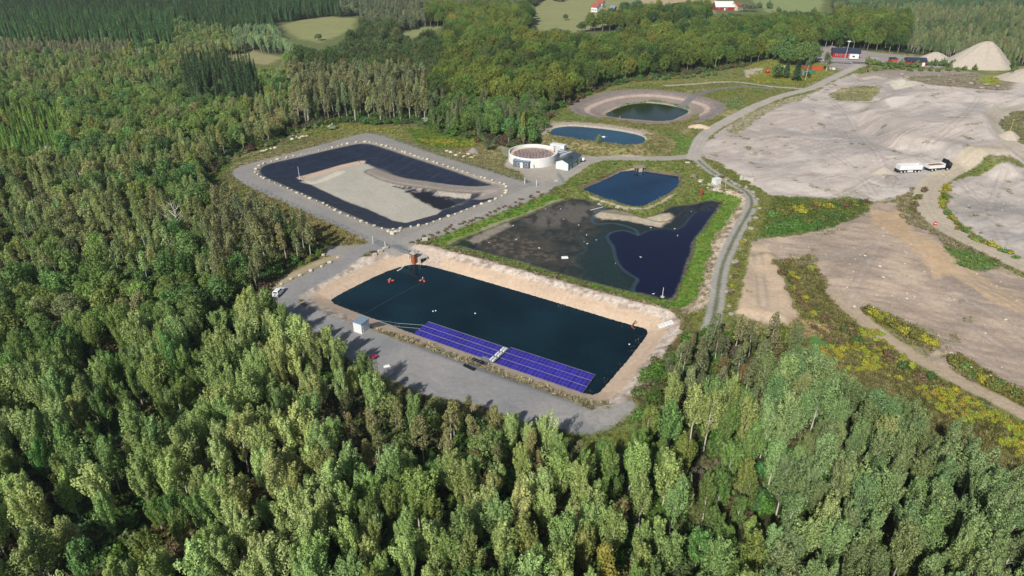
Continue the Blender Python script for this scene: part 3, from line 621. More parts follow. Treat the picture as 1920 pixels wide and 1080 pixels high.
# ------------------------------------------------------------------ plants
def leafcards(cen, nrm, size, rng, elong=1.0):
    n = len(cen); nrm = nrm/np.maximum(np.linalg.norm(nrm, axis=1, keepdims=True), 1e-6)
    r = rng.normal(size=(n, 3)); a = np.cross(nrm, r); a /= np.maximum(np.linalg.norm(a, axis=1, keepdims=True), 1e-6); b = np.cross(nrm, a)
    s = size[:, None]*.5; k = rng.uniform(.6, 1.0, (n, 1))*elong
    V = np.stack([cen-a*s, cen-b*s*k+nrm*s*.25, cen+a*s, cen+b*s*k+nrm*s*.25], 1).reshape(-1, 3)
    return V
def lobe(c, axis, ra, rb, n, rng, up=.25, rnd=.55, inner=.55, size=.45):
    """n leaf clumps over an ellipsoid: centre c, long axis with half length ra, half width rb"""
    d = rng.normal(size=(n, 3)); d /= np.linalg.norm(d, axis=1, keepdims=True)
    rad = rng.uniform(inner, 1.0, (n, 1))**.6
    ax = np.asarray(axis, float); ax = ax/np.linalg.norm(ax)
    al = (d@ax)[:, None]; perp = d-al*ax
    p = np.asarray(c)+ax*al*ra*rad+perp*rb*rad
    nr = ax*al/max(ra/rb, 1)+perp+np.array([0, 0, up])+rng.normal(size=(n, 3))*rnd*.6
    return leafcards(p, nr, rng.uniform(.65, 1.25, n)*size, rng)
def taper(mb, pts, r0, r1, n=6):
    k = len(pts)-1
    for i in range(k): mb.tube(pts[i], pts[i+1], r0+(r1-r0)*i/k, r0+(r1-r0)*(i+1)/k, n, 0, False)
def make_tree(kind, seed):
    rng = np.random.default_rng(seed); T = MB(); Vs = []
    U = rng.uniform
    if kind == 'poplar':
        H = 12.0; lean = U(-.35, .35, 2)
        P = lambda t: np.array([lean[0]*t*t*2, lean[1]*t*t*2, H*t])
        taper(T, [P(t) for t in (-.03, .2, .45, .7, .97)], .17, .03)
        nb = 30; rr = U(1.7, 2.7)
        for i in range(nb):
            t = .22+.72*((i+.5)/nb); az = i*2.4+U(-.7, .7)
            prof = rr*min(1, (1-t)*1.7+.15)*min(1, (t-.10)*4.5)*U(.55, 1.3)
            tip = P(t)+np.array([math.cos(az)*prof, math.sin(az)*prof, prof*U(1.0, 1.9)+.7])
            st = P(t); d = tip-st
            if i % 2 == 0: taper(T, [st, st+d*.75], .06, .015, 4)
            L = np.linalg.norm(d)
            Vs.append(lobe(st+d*.72, d+np.array([0, 0, L*1.0]), L*.38+.55, .26+L*.10, int(60+L*34), rng, up=.4, rnd=.45, size=.27))
            if i % 2: Vs.append(lobe(st+d*.3, (0, 0, 1), .7, .5, 34, rng, size=.3))
        Vs.append(lobe(P(.97), (0, 0, 1), 1.1, .3, 70, rng, size=.26))
    elif kind == 'birch':
        H = 12.5; lean = U(-.6, .6, 2)
        P = lambda t: np.array([lean[0]*t*t*2, lean[1]*t*t*2, H*t])
        taper(T, [P(t) for t in (-.03, .2, .4, .6, .8, .98)], .15, .025)
        nb = 26; rr = U(1.35, 1.95)
        for i in range(nb):
            t = .40+.58*((i+.5)/nb); az = i*2.4+U(-.6, .6)
            prof = rr*min(1, (1-t)*2.1+.2)*min(1, (t-.28)*5)*U(.7, 1.2)
            tip = P(t)+np.array([math.cos(az)*prof, math.sin(az)*prof, prof*.55])
            st = P(t-.03)
            if i % 3 == 0: taper(T, [st, tip], .04, .012, 4)
            Vs.append(lobe(tip*.75+st*.25-np.array([0, 0, .25]), (0, 0, 1), U(.55, .95), U(.5, .8), 62, rng, rnd=.8, size=.33))
        Vs.append(lobe(P(.96), (0, 0, 1), .9, .4, 60, rng, rnd=.8, size=.3))
    elif kind in ('broadleaf', 'beech'):
        be = kind == 'beech'; H = 13.0 if be else 9.5; rr = U(3.6, 4.4) if be else U(2.3, 3.1)
        taper(T, [(0, 0, -.4), (U(-.2, .2), U(-.2, .2), H*.4), (U(-.3, .3), U(-.3, .3), H*.75)], .26 if be else .16, .06)
        zc = H*(.62 if be else .56); rz = H*.38
        nb = 46 if be else 34
        for i in range(nb):
            cz = 1-1.62*(i+.5)/nb; sr = math.sqrt(max(0, 1-cz*cz)); az = i*2.4+U(-.4, .4); q = U(.72, 1.04)
            c = np.array([math.cos(az)*sr*rr*q, math.sin(az)*sr*rr*q, zc+cz*rz*q])
            if i % 5 == 0: taper(T, [(0, 0, H*.35), c*.8+np.array([0, 0, zc*.15])], .08, .02, 4)
            r = U(.75, 1.25)*(1.15 if be else .9)
            Vs.append(lobe(c, (c[0], c[1], 1.2), r*.95, r*.95, 78 if be else 66, rng, up=.35, rnd=.5, inner=.7, size=.46 if be else .4))
        Vs.append(lobe((0, 0, zc), (0, 0, 1), rz*.7, rr*.6, 120, rng, size=.8))
    elif kind == 'spruce':
        H = 15.0; taper(T, [(0, 0, -.4), (0, 0, H*.5), (0, 0, H*.96)], .17, .02)
        n = 1500; t = rng.uniform(0, 1, n)**.75; lvl = np.floor(t*20)/20+rng.uniform(0, .012, n); az = rng.uniform(0, 2*math.pi, n)
        star = .78+.22*np.cos(az*7+np.floor(t*20)*1.7)
        R_ = (1-lvl*.97)*rng.uniform(.15, 1, n)**.5*U(1.75, 2.2)*star
        z = H*(.12+.87*lvl)-R_*.42+.25
        p = np.stack([np.cos(az)*R_, np.sin(az)*R_, z], 1); nr = np.stack([np.cos(az)*.6, np.sin(az)*.6, np.full(n, .8)], 1)+rng.normal(size=(n, 3))*.35
        Vs.append(leafcards(p, nr, rng.uniform(.4, .75, n), rng, .7)); Vs.append(lobe((0, 0, H*.97), (0, 0, 1), .7, .16, 24, rng, size=.25))
    elif kind == 'shrub':
        taper(T, [(0, 0, -.1), (0, 0, .8)], .05, .02, 5)
        for i in range(9):
            az = i*2.4; q = U(.2, .85) if i else 0; h = U(.45, 1.0)*(1.25-q*.6)
            taper(T, [(0, 0, .05), (math.cos(az)*q*.8, math.sin(az)*q*.8, h)], .025, .01, 4)
            Vs.append(lobe((math.cos(az)*q, math.sin(az)*q, h*.75), (0, 0, 1), h*.55, U(.35, .55), 60, rng, size=.24))
    V = np.concatenate(Vs)
    if kind != 'spruce' and kind != 'shrub':      # each crown leans and bulges its own way
        ph = U(0, 6.28, 4); zz = V[:, 2]/H; az = np.arctan2(V[:, 1], V[:, 0]); k = 1+.16*np.sin(az+ph[0]+zz*3)+.12*np.sin(2*az+ph[1]-zz*5)
        V[:, 0] = V[:, 0]*k+.35*np.sin(zz*5+ph[2])*zz; V[:, 1] = V[:, 1]*k+.35*np.sin(zz*4+ph[3])*zz
    F = np.arange(len(V), dtype=np.int32).reshape(-1, 4)
    return V, F, T
def tree_meshes(kind, name, nvar, leafm, barkm, seed0):
    out = []
    for i in range(nvar):
        V, F, T = make_tree(kind, seed0+i)
        cm = newmesh(name+'_crown', V, F, [leafm]); tm = newmesh(name+'_trunk', T.v, T.f, [barkm])
        nv = len(V); jm = newmesh(name, np.concatenate([V, np.array([list(v) for v in T.v])]), [tuple(f) for f in F.tolist()]+[tuple(nv+a for a in f) for f in T.f], [leafm, barkm], [0]*len(F)+[1]*len(T.f))
        so = bpy.data.objects.new(name+'_source', jm)
        out.append((cm, tm, jm, so))
    return out
TM = dict(poplar=tree_meshes('poplar', 'poplar', 10, M['leaf'], M['barkw'], 100), birch=tree_meshes('birch', 'birch', 7, M['leaf'], M['barkw'], 200),
    broadleaf=tree_meshes('broadleaf', 'broadleaf', 7, M['leaf'], M['bark'], 300), beech=tree_meshes('beech', 'beech', 5, M['leaf'], M['barkg'], 400),
    spruce=tree_meshes('spruce', 'spruce', 4, M['needle'], M['bark'], 500), shrub=tree_meshes('shrub', 'shrub', 4, M['leaf'], M['bark'], 600))

def scatter(name, srcs, rows, label, cat, group=None):
    """ONE object: many plants nobody could count, spread by geometry nodes. rows: x,y,z,rz,sx,sz,r,g,b,idx"""
    A = np.asarray(rows, np.float32); n = len(A)
    me = bpy.data.meshes.new(name); me.vertices.add(n); me.vertices.foreach_set('co', A[:, :3].ravel())
    def at(nm, ty, vals, key):
        a = me.attributes.new(nm, ty, 'POINT'); a.data.foreach_set(key, np.ascontiguousarray(vals, dtype=np.int32 if ty == 'INT' else np.float32).ravel())
    rot = np.zeros((n, 3), np.float32); rot[:, 2] = A[:, 3]; at('turn', 'FLOAT_VECTOR', rot, 'vector')
    at('size', 'FLOAT_VECTOR', np.stack([A[:, 4], A[:, 4], A[:, 5]], 1), 'vector')
    at('tint', 'FLOAT_COLOR', np.concatenate([A[:, 6:9], np.ones((n, 1))], 1), 'color'); at('pick', 'INT', A[:, 9], 'value')
    o = link(name, me, label=label, cat=cat, group=group, kind='stuff')
    ng = bpy.data.node_groups.new(name, 'GeometryNodeTree'); ng.interface.new_socket('Geometry', in_out='INPUT', socket_type='NodeSocketGeometry'); ng.interface.new_socket('Geometry', in_out='OUTPUT', socket_type='NodeSocketGeometry')
    N = ng.nodes; L = ng.links; gi = N.new('NodeGroupInput'); go = N.new('NodeGroupOutput'); jn = N.new('GeometryNodeJoinGeometry')
    def named(nm, ty):
        a = N.new('GeometryNodeInputNamedAttribute'); a.data_type = ty; a.inputs[0].default_value = nm; return a.outputs[0]
    for k, s in enumerate(srcs):
        oi = N.new('GeometryNodeObjectInfo'); oi.inputs['Object'].default_value = s; oi.inputs['As Instance'].default_value = False
        cp = N.new('FunctionNodeCompare'); cp.data_type = 'INT'; cp.operation = 'EQUAL'; L.new(named('pick', 'INT'), cp.inputs[2]); cp.inputs[3].default_value = k
        ip = N.new('GeometryNodeInstanceOnPoints'); L.new(gi.outputs[0], ip.inputs['Points']); L.new(cp.outputs[0], ip.inputs['Selection']); L.new(oi.outputs['Geometry'], ip.inputs['Instance'])
        L.new(named('turn', 'FLOAT_VECTOR'), ip.inputs['Rotation']); L.new(named('size', 'FLOAT_VECTOR'), ip.inputs['Scale']); L.new(ip.outputs[0], jn.inputs[0])
    L.new(jn.outputs[0], go.inputs[0]); md = o.modifiers.new('scatter', 'NODES'); md.node_group = ng
    return o

rngT = np.random.default_rng(7)
def inpoly(pts, px, py):
    P = np.array(pts, float); s = sdf(P, np.asarray(px, float), np.asarray(py, float), 1.0); return s < 0
# where each kind of tree grows (outlines on the ground)
def dart(x0, x1, y0, y1, cell, keep):
    xs = np.arange(x0, x1, cell); ys = np.arange(y0, y1, cell); a, b = np.meshgrid(xs, ys)
    a = a.ravel()+rngT.uniform(-.46, .46, a.size)*cell; b = b.ravel()+rngT.uniform(-.46, .46, b.size)*cell
    m = keep(a, b); return a[m], b[m]
def infrust(x, y, side=30):
    return (np.abs(x) < (y*.88+34)*.78+side) & (y > 22)
def openland(x, y):
    s = sdf(CLEAR, x, y, 30); r = s > 1.2
    for Pf in FIELDS+OPEN2: r &= sdf(Pf, x, y, 10) > 1
    return r, s
tx, ty = dart(-640, 640, 22, 985, 2.6, lambda a, b: infrust(a, b))
tz = zmac(tx, ty); qx, qy = proj(tx, ty, tz)
ok, sc = openland(tx, ty)
tx, ty, tz, qx, qy, sc = [v[ok] for v in (tx, ty, tz, qx, qy, sc)]
patch = fbm(tx, ty, 40, 3, 5); patch2 = fbm(tx, ty, 16, 3, 15); nT = len(tx)
sp = np.full(nT, 2); rnd = rngT.uniform(size=nT)      # 0 poplar 1 birch 2 broadleaf 3 beech 4 spruce
spac = np.full(nT, 4.8); hs = np.full(nT, 1.0); tint = np.tile(np.array([92., 110., 58.]), (nT, 1))
def setr(m, s, space, h, col, jit=0):
    sp[m] = s; spac[m] = space; hs[m] = h; tint[m] = col
mixm = rnd < .3
setr(patch > .5, 1, 4.0, .8, (126,140,86)); setr((patch <= .5), 2, 4.9, .9, (110,134,68)); setr(patch2 > .63, 2, 4.6, .85, (126,134,86)); setr(patch2 < .36, 2, 5.0, 1.0, (90,120,64))
# poplar plantation at the foot of the picture
pop = (qy > 560) & ((qx > 150) | (qy > 700)) & ~((qx > 1180) & (qy < 735) & (qx < 1480)) & ~((qx < 420) & (qy < 640) & (patch < .5))
setr(pop, 0, 3.5, .88, (122,144,84)); setr(pop & (patch2 > .58), 0, 3.4, .86, (142,158,98)); setr(pop & (patch2 < .40), 0, 3.6, .82, (98,124,62))
setr(pop & (rnd < .035), 1, 4.0, .6, (116,110,76))
e = (qx > 650) & (qx < 1110) & (qy > 760) & (qy < 925); setr(e & (rnd < .45), 1, 3.7, .72, (118,120,78)); setr(e & (rnd > .7), 2, 3.8, .8, (104,124,70))
r = (qx > 1180) & (qy < 800) & (qx < 1500) & (qy > 600); setr(r, 1, 3.3, .72, (112,118,82)); setr(r & (rnd < .1), 1, 3.4, .6, (116,108,68)); setr(r & (rnd > .8), 2, 3.8, .75, (96,118,52))
setr(pop & (qx > 1420), 0, 3.3, .84, (110,132,84))
# birch stands
b1 = (qx > 400) & (qx < 615) & (qy > 395) & (qy < 560); setr(b1, 1, 3.4, .98, (112,118,80)); setr(b1 & (rnd < .15), 2, 4, .9, (90,112,58))
b2 = (qx > 555) & (qx < 800) & (qy > 165) & (qy < 240); setr(b2, 1, 3.4, 1.25, (118,124,86))
# beech wood on the rise, and along the quarry
be = (qx > 800) & (qy < 262) & (qy > 28) & (qx < 1710) & ~((qx > 1480) & (qy < 42)); setr(be, 3, 6.3, 1.0, (100,122,52)); setr(be & (patch2 > .6), 3, 6.3, 1.05, (112,126,52)); setr(be & (patch2 < .38), 3, 6.3, 1.0, (76,98,46))
be2 = (qx > 560) & (qx < 830) & (qy > 60) & (qy < 170); setr(be2, 2, 5.4, 1.15, (80,98,56)); setr(be2 & (patch < .45), 3, 6, .95, (76,96,48))
g = (qx > 800) & (qx < 1035) & (qy > 205) & (qy < 285); setr(g, 2, 4.2, .85, (92,122,62)); setr(g & (rnd < .3), 1, 3.9, .8, (104,116,78))
# conifers
c1 = (qy < 62+14*np.sin(qx/60)) & (qx < 700) ; setr(c1, 4, 4.2, .98, (66,94,54)); setr((qy < 98) & (qy > 45) & (qx < 330) , 4, 4.0, 1.0, (74,108,58))
c2 = (qx > 350) & (qx < 490) & (qy > 140) & (qy < 205); setr(c2 & (rnd < .8), 4, 4.3, 1.1, (56,80,46))
c3 = (qx < 120) & (qy > 215) & (qy < 310); setr(c3, 4, 3.0, .5, (104,140,58)); c4 = (qx < 260) & (qy < 118) & (qy > 95); setr(c4, 1, 4, .7, (124,130,94))
# pale willows and poplars in rows
wl = (qx > 440) & (qx < 610) & (qy > 68) & (qy < 118); setr(wl, 0, 4.4, .72, (124,148,106))
ur = (qx > 1480) & (qy < 42) | ((qx > 1700) & (qy < 125)); setr(ur, 1, 3.6, .55, (108,126,82)); setr(ur & (patch2 > .55), 2, 4.2, .6, (94,114,72)); setr(ur & (patch2 < .42), 1, 3.6, .75, (122,134,92)); setr(ur & (qy < 22), 2, 5, 1.0, (92,116,78))
fr = (qy < 60) & (qx > 640) & (qx < 1480) & ~be; setr(fr, 2, 5.0, 1.0, (96,112,80)); setr(fr & (rnd < .35), 1, 4.6, 1.0, (112,120,92))
setr((rnd > .992) & (qy > 100), 1, 4.6, .9, (134,136,64))
# keep apart
order = rngT.permutation(nT); grid = {}; keep = np.zeros(nT, bool)
cx_, cy_ = (tx//6).astype(int), (ty//6).astype(int)
for i in order:
    c, d = cx_[i], cy_[i]; s2 = (spac[i]*.74)**2; good = True
    for a in (c-1, c, c+1):
        for b in (d-1, d, d+1):
            for j in grid.get((a, b), ()):
                if (tx[j]-tx[i])**2+(ty[j]-ty[i])**2 < s2: good = False; break
            if not good: break
        if not good: break
    if good: keep[i] = True; grid.setdefault((c, d), []).append(i)
cx0 = P3(523, 551); keep &= ~(np.abs((tx-cx0.x)*math.cos(SUN_AZ)-(ty-cx0.y)*math.sin(SUN_AZ)) < 4.5) | (ty > cx0.y+4) | (ty < cx0.y-17)
# clear a few openings: the sandy track left of the foot, a gap lower right
for P_ in ([(175,900),(240,830),(330,770),(360,790),(270,850),(200,930)], [(1290,860),(1310,860),(1330,980),(1300,980)], [(200,1075),(260,960),(300,960),(260,1080)]):
    keep &= ~(sdf(GP(P_), tx, ty, 5) < 0)
tx, ty, tz, qx, qy, sc, sp, spac, hs, tint, rnd = [v[keep] for v in (tx, ty, tz, qx, qy, sc, sp, spac, hs, tint, rnd)]
nT = len(tx)
hs = hs*rngT.uniform(.74, 1.1, nT)*np.where(sc < 4, .82, 1)*np.where(rngT.uniform(size=nT) < .1, .7, 1); ws = hs**.8*rngT.uniform(.74, 1.02, nT); rz = rngT.uniform(0, 6.28, nT); ws = np.where(sp == 4, ws*1.25, ws)
near_col = rngT.normal(0, 1, (nT, 1))*np.array([[9, 9, 6]])+rngT.normal(0, 1, (nT, 1))*np.array([[4, -1, -1]])+rngT.normal(0, 1.5, (nT, 3))
TINTK = 1.12
TL = np.array([lin(np.clip(c, 20, 240), TINTK) for c in tint+near_col])*np.array([1.06, 1.02, .98])*np.array([1., 1., .93, .82, .92])[sp][:, None]
kinds = ['poplar', 'birch', 'broadleaf', 'beech', 'spruce']
topx, topy = proj(tx, ty, tz+hs*9)
vis = (topx > -20) & (topx < 1940) & (topy < 1085) & (qy > -5)
dist = np.sqrt(tx**2+ty**2+CAM_H**2)
LOOK = {'poplar': 'silvery green upswept poplar', 'birch': 'olive green white trunked birch', 'broadleaf': 'rounded mid green broadleaf tree', 'beech': 'large domed beech', 'spruce': 'pointed dark spruce'}
CATN = {'poplar': 'poplar tree', 'birch': 'birch tree', 'broadleaf': 'broadleaf tree', 'beech': 'beech tree', 'spruce': 'spruce tree'}
def where(x, y):
    if y > 830: return 'in the dense wood at the bottom '+('left' if x < 640 else 'middle' if x < 1280 else 'right')
    if x > 1180 and y > 560: return 'in the wood right of the solar panel pond'
    if x > 460 and y > 560: return 'in the wood edge below the grey yard'
    if 400 < x < 640 and 330 < y <= 560: return 'in the grove by the parked white car'
    if y > 330: return 'in the '+('lower' if y > 600 else 'upper')+' part of the wood at the left side'
    if x < 420: return 'in the far wood at the upper left'
    if x < 830: return 'in the stand behind the black lined basin' if y > 150 else 'in the far wood at the top'
    if x < 1240: return 'in the wood behind the round tank and oval pool'
    return 'in the wood behind the gravel quarry'
NIND = 300
for k, kd in enumerate(kinds):
    ids = np.where(sp == k)[0]; v = ids[vis[ids]]; v = v[np.argsort(dist[v]/hs[v])]; ind = v[:NIND]; rest = np.setdiff1d(ids, ind); nv = len(TM[kd])
    for i in ind:
        cm, tm, jm, so = TM[kd][int(i) % nv]; px_, py_ = qx[i], qy[i]
        far = dist[i] > 300
        o = link(kd+'_tree', jm if far else None, None, (tx[i], ty[i], tz[i]-.05), rz[i], LOOK[kd]+' '+where(px_, py_), CATN[kd], CATN[kd]+'s '+where(px_, py_), scale=(ws[i], ws[i], hs[i]))
        o['tint'] = [float(c) for c in TL[i]]
        if not far:
            c_ = link('crown', cm, o); c_['tint'] = o['tint']; link('trunk', tm, o)
    if len(rest):
        rows = np.stack([tx[rest], ty[rest], tz[rest]-.05, rz[rest], ws[rest], hs[rest], TL[rest, 0], TL[rest, 1], TL[rest, 2], rest % nv], 1)
        scatter(kd+'_woodland', [q_[3] for q_ in TM[kd]], rows, 'mass of %ss filling the woods beyond the nearest ones' % CATN[kd], 'woodland')
print('TREES', nT, [(kinds[k], int((sp == k).sum())) for k in range(5)])

# undergrowth in the woods
ux, uy = dart(-260, 260, 30, 420, 2.4, lambda a, b: infrust(a, b, 5)); ok, us = openland(ux, uy); ok = (us > -1.0) & ok | ((us > -1) & (us < 3)); ux, uy, us = ux[ok], uy[ok], us[ok]
n = len(ux); h_ = rngT.uniform(.6, 2.2, n); pt = fbm(ux, uy, 10, 3, 44)
tc_ = np.where(pt[:, None] > .52, np.array([[96, 94, 60]]), np.array([[84, 110, 52]]))+rngT.normal(0, 7, (n, 3)); tl = np.array([lin(np.clip(c, 20, 220), TINTK*.85) for c in tc_])
scatter('undergrowth', [q_[3] for q_ in TM['shrub']], np.stack([ux, uy, zmac(ux, uy), rngT.uniform(0, 6.28, n), h_*rngT.uniform(.8, 1.5, n), h_, tl[:, 0], tl[:, 1], tl[:, 2], np.arange(n) % 4], 1), 'low bushy undergrowth on the forest floor', 'undergrowth')
# weeds and tussocks over the grassy ground: tinted like the ground they stand on
def tuft(seed, h=.5, r=.5, n=26):
    rg = np.random.default_rng(seed); V = []
    for i in range(n):
        a = rg.uniform(0, 6.28); q_ = r*rg.uniform(0, 1)**.6; b = rg.uniform(0, 6.28); hh = h*rg.uniform(.5, 1.1); wv_ = rg.uniform(.05, .11)
        c = np.array([math.cos(a)*q_, math.sin(a)*q_, -.02]); t = np.array([math.cos(b), math.sin(b), 0]); ln = np.array([math.cos(a), math.sin(a), 0])*hh*rg.uniform(.1, .6)
        V += [c-t*wv_, c+t*wv_, c+t*wv_*.6+ln+np.array([0, 0, hh]), c-t*wv_*.6+ln+np.array([0, 0, hh])]
    return bpy.data.objects.new('tuft_source', newmesh('tuft', np.array(V), np.arange(len(V), dtype=np.int32).reshape(-1, 4), [M['leaf']]))
tufts = [tuft(s) for s in range(3)]
gidx = np.where((near) & (GR > .52) & (sCl < 0) & (C[:, 1] > C[:, 2]*1.35) & (sF > 0) & (SR > .4) & (sY > 0) & (sO > 0) & (C.sum(1) < .75))[0]
gidx = rngT.choice(gidx, min(len(gidx), 42000), replace=False); n = len(gidx)
jx = X[gidx]+rngT.uniform(-.3, .3, n); jy = Y[gidx]+rngT.uniform(-.3, .3, n); hh = rngT.uniform(.35, 1.15, n)*np.clip(GR[gidx]*1.3, .3, 1.1)
tl = C[gidx]*rngT.uniform(.95, 1.7, (n, 1))
scatter('grass', tufts, np.stack([jx, jy, zat(jx, jy), rngT.uniform(0, 6.28, n), hh*1.15, hh, tl[:, 0], tl[:, 1], tl[:, 2], np.arange(n) % 3], 1), 'rough tussocky grass and weeds round the ponds and tracks', 'grass')
# goldenrod
def fill(pts, dens, z=0.0):
    P = GP(pts, z); x0, y0 = P.min(0); x1, y1 = P.max(0); n = int((x1-x0)*(y1-y0)*dens); a = rngT.uniform(x0, x1, n); b = rngT.uniform(y0, y1, n); m = (sdf(P, a, b, 3) < 0) & (fbm(a, b, 4, 3, 12) > .44); return a[m], b[m]
gx, gy = [], []
for P_, dn in ((((785,262),(900,262),(890,275),(820,276)), .8), (((1510,655),(1580,650),(1640,600),(1660,640),(1720,690),(1600,700),(1540,680)), .8), (((1700,720),(1800,735),(1920,800),(1980,840),(1960,880),(1850,830),(1760,770)), 1.3),
    (((1760,345),(1782,345),(1778,385),(1762,385)), .9), (((1840,150),(1875,146),(1870,158)), .4), (((1505,505),(1530,500),(1520,520)), 1), (((640,238),(700,238),(770,250),(700,250)), .25), (((1400,140),(1470,130),(1540,150),(1420,160)), .35), (((1790,428),(1860,465),(1830,455)), .7), (((1580,660),(1660,690),(1700,720),(1640,700)), .8)):
    a, b = fill(P_, dn); gx.append(a); gy.append(b)
gx, gy = np.concatenate(gx), np.concatenate(gy); n = len(gx); hh = rngT.uniform(.45, .95, n); tl = np.array([lin((rngT.uniform(150, 184), rngT.uniform(154, 182), rngT.uniform(48, 80)), .8) for _ in range(n)])
scatter('goldenrod', [q_[3] for q_ in TM['shrub']], np.stack([gx, gy, zat(gx, gy), rngT.uniform(0, 6.28, n), hh*.9, hh*.8, tl[:, 0], tl[:, 1], tl[:, 2], np.arange(n) % 4], 1), 'yellow flowering goldenrod spread over the weedy slopes', 'wildflowers')

# single bushes and saplings one can tell apart
def shrub(px, py, h, wd, col, label, group=None, kd='shrub', cat='shrub', name=None):
    b = P3(px, py); nv = len(TM[kd]); i = random.randrange(nv); cm, tm, jm, so = TM[kd][i]; H0 = {'shrub': 1.5, 'birch': 12.8, 'broadleaf': 13.0*.72, 'poplar': 12.6, 'spruce': 15, 'beech': 13}[kd]; W0 = {'shrub': 2.4, 'birch': 4.4, 'broadleaf': 6.4, 'poplar': 5.2, 'spruce': 4, 'beech': 9}[kd]
    o = link(name or ('shrub' if kd == 'shrub' else kd+'_tree'), None, None, b, random.uniform(0, 6.28), label, cat, group, scale=(wd/W0, wd/W0, h/H0))
    c_ = link('crown', cm, o); c_['tint'] = [float(v) for v in lin(col, TINTK)]; link('trunk', tm, o); return o
random.seed(4)
def along(pts, step, jit=3):
    P = smooth_line(np.array(pts, float), 1); d = np.r_[0, np.cumsum(np.hypot(*np.diff(P, axis=0).T))]
    return [(float(np.interp(s, d, P[:, 0]))+random.uniform(-jit, jit), float(np.interp(s, d, P[:, 1]))+random.uniform(-jit*.6, jit*.6)) for s in np.arange(0, d[-1], step)]
YG, OL, BR, DG, MG = (150,146,50), (110,112,56), (110,92,66), (72,100,50), (92,124,62)
def row(pts, step, jit, h, wd, cols, label, group):
    tr = ' tree' in label
    for (a, b) in along(pts, step, jit): shrub(a, b, h*random.uniform(.7, 1.3), wd*random.uniform(.8, 1.3), random.choice(cols), label, group, **(dict(kd='broadleaf', cat='tree') if tr else {}))
row([(1628,588),(1660,600),(1700,625),(1752,650)], 8, 5, 1.9, 2.8, [YG, YG, OL, (128,132,50)], 'yellow flowering bush in the hedge strip between quarry floor and track', 'yellow flowering bushes in the strip by the track')
row([(1785,680),(1830,708),(1880,732),(1925,745)], 9, 4, 1.9, 2.8, [YG, OL, OL, MG], 'olive and yellow bush in the lower strip at the right edge', 'bushes in the lower strip at the right edge')
row([(1775,350),(1765,385),(1790,425),(1840,455),(1915,487)], 13, 4, 1.5, 2.6, [YG, OL, MG], 'low yellow green bush beside the curving haul road', 'bushes beside the curving haul road')
row([(1440,405),(1500,395),(1570,388),(1620,378)], 9, 8, 1.9, 3.4, [OL, BR, MG, DG, YG], 'dense bush on the slope between the two gravel terraces', 'bushes between the two gravel terraces')
row([(1440,430),(1500,415),(1580,405)], 13, 8, 1.5, 3.0, [MG, DG, OL], 'leafy bush on the lower slope between the gravel terraces', 'bushes low between the gravel terraces')
row([(1705,400),(1725,370),(1740,355)], 7, 6, 1.5, 2.4, [OL, BR], 'scrubby bush at the inner side of the haul road bend', 'bushes inside the haul road bend')
row([(1470,500),(1490,530),(1500,570),(1540,590),(1580,620),(1620,650),(1690,690),(1760,730)], 9, 13, 1.5, 2.4, [BR, OL, BR, DG, (104,90,58)], 'brown and olive bush on the slope above the dirt track', 'bushes on the slope above the dirt track')
row([(1480,520),(1520,600),(1560,640),(1620,680)], 12, 12, 1.3, 2.2, [BR, OL, YG], 'scrubby bush on the weedy slope', 'bushes on the weedy slope')
row([(1625,120),(1660,124),(1700,126),(1745,122),(1800,124),(1860,126)], 8, 3, 4.2, 4.4, [(92,116,66), (104,120,62), (82,106,60)], 'green bush in the hedge row between red sheds and quarry', 'hedge row bushes before the red sheds')
row([(1640,130),(1760,133),(1840,130)], 17, 3, 3, 3.8, [(100,122,64)], 'small green bush before the hedge row at the quarry', 'small bushes before the hedge row')
row([(1450,112),(1478,120),(1500,124),(1530,118),(1490,108),(1445,100)], 8, 6, 11, 8, [(92,120,66), (100,124,64)], 'light green bushy tree beside the works yard', 'bushy trees beside the works yard')
row([(1170,152),(1230,150),(1290,146),(1340,140)], 12, 3, 3, 4, [(86,118,64), (110,114,66)], 'green bush at the foot of the beech wood', 'bushes at the foot of the beech wood')
row([(1355,118),(1400,112),(1440,110)], 14, 6, 5, 6, [(84,112,62)], 'green bush at the right end of the beech wood', 'bushes at the right end of the beech wood')
row([(1000,225),(1030,216),(1045,214)], 10, 4, 3, 4, [(104,116,84)], 'grey green bush above the oval pool', 'bushes above the oval pool')
row([(1892,148),(1900,110),(1880,108),(1905,125)], 9, 5, 5, 6, [(84,104,56)], 'dark green bush right of the big gravel heap', 'bushes right of the big gravel heap')
row([(385,345),(400,315),(450,290),(520,270),(560,250),(620,236)], 17, 4, 1.8, 3, [(110,130,72), (124,138,96)], 'small bush in the grass along the basin ring road', 'bushes along the basin ring road')
row([(1350,330),(1400,350),(1425,378),(1405,430),(1378,500),(1368,580)], 17, 5, 1.2, 2, [OL, BR, YG, MG], 'low bush on the stony strip beside the two tone track', 'low bushes beside the two tone track')
row([(770,456),(800,446),(860,424),(920,401),(1000,369),(1056,350)], 5.5, 7, .6, 1.3, [BR, (112,104,80)], 'dry brown bush on the bank between ring road and silty pond', 'dry bushes between ring road and silty pond')
row([(1000,70),(1050,78),(1120,84),(1170,70)], 15, 6, 7, 7, [(88,106,66), (100,112,74)], 'broadleaf tree at the lower edge of the far meadow', 'trees at the lower edge of the far meadow')
row([(1195,62),(1300,52),(1400,44),(1540,40)], 22, 8, 7, 8, [(84,104,60), (98,112,64)], 'hedgerow tree between the beech wood and the far fields', 'hedgerow trees before the far fields')
row([(1420,14),(1480,28),(1550,30)], 18, 6, 7, 8, [(80,104,64)], 'tree in the hedge right of the far barn', 'hedge trees right of the far barn')
row([(1040,2),(1070,0),(1090,-2)], 12, 4, 8, 8, [(80,100,66)], 'tree at the top edge of the far meadow', 'trees at the top edge of the far meadow')
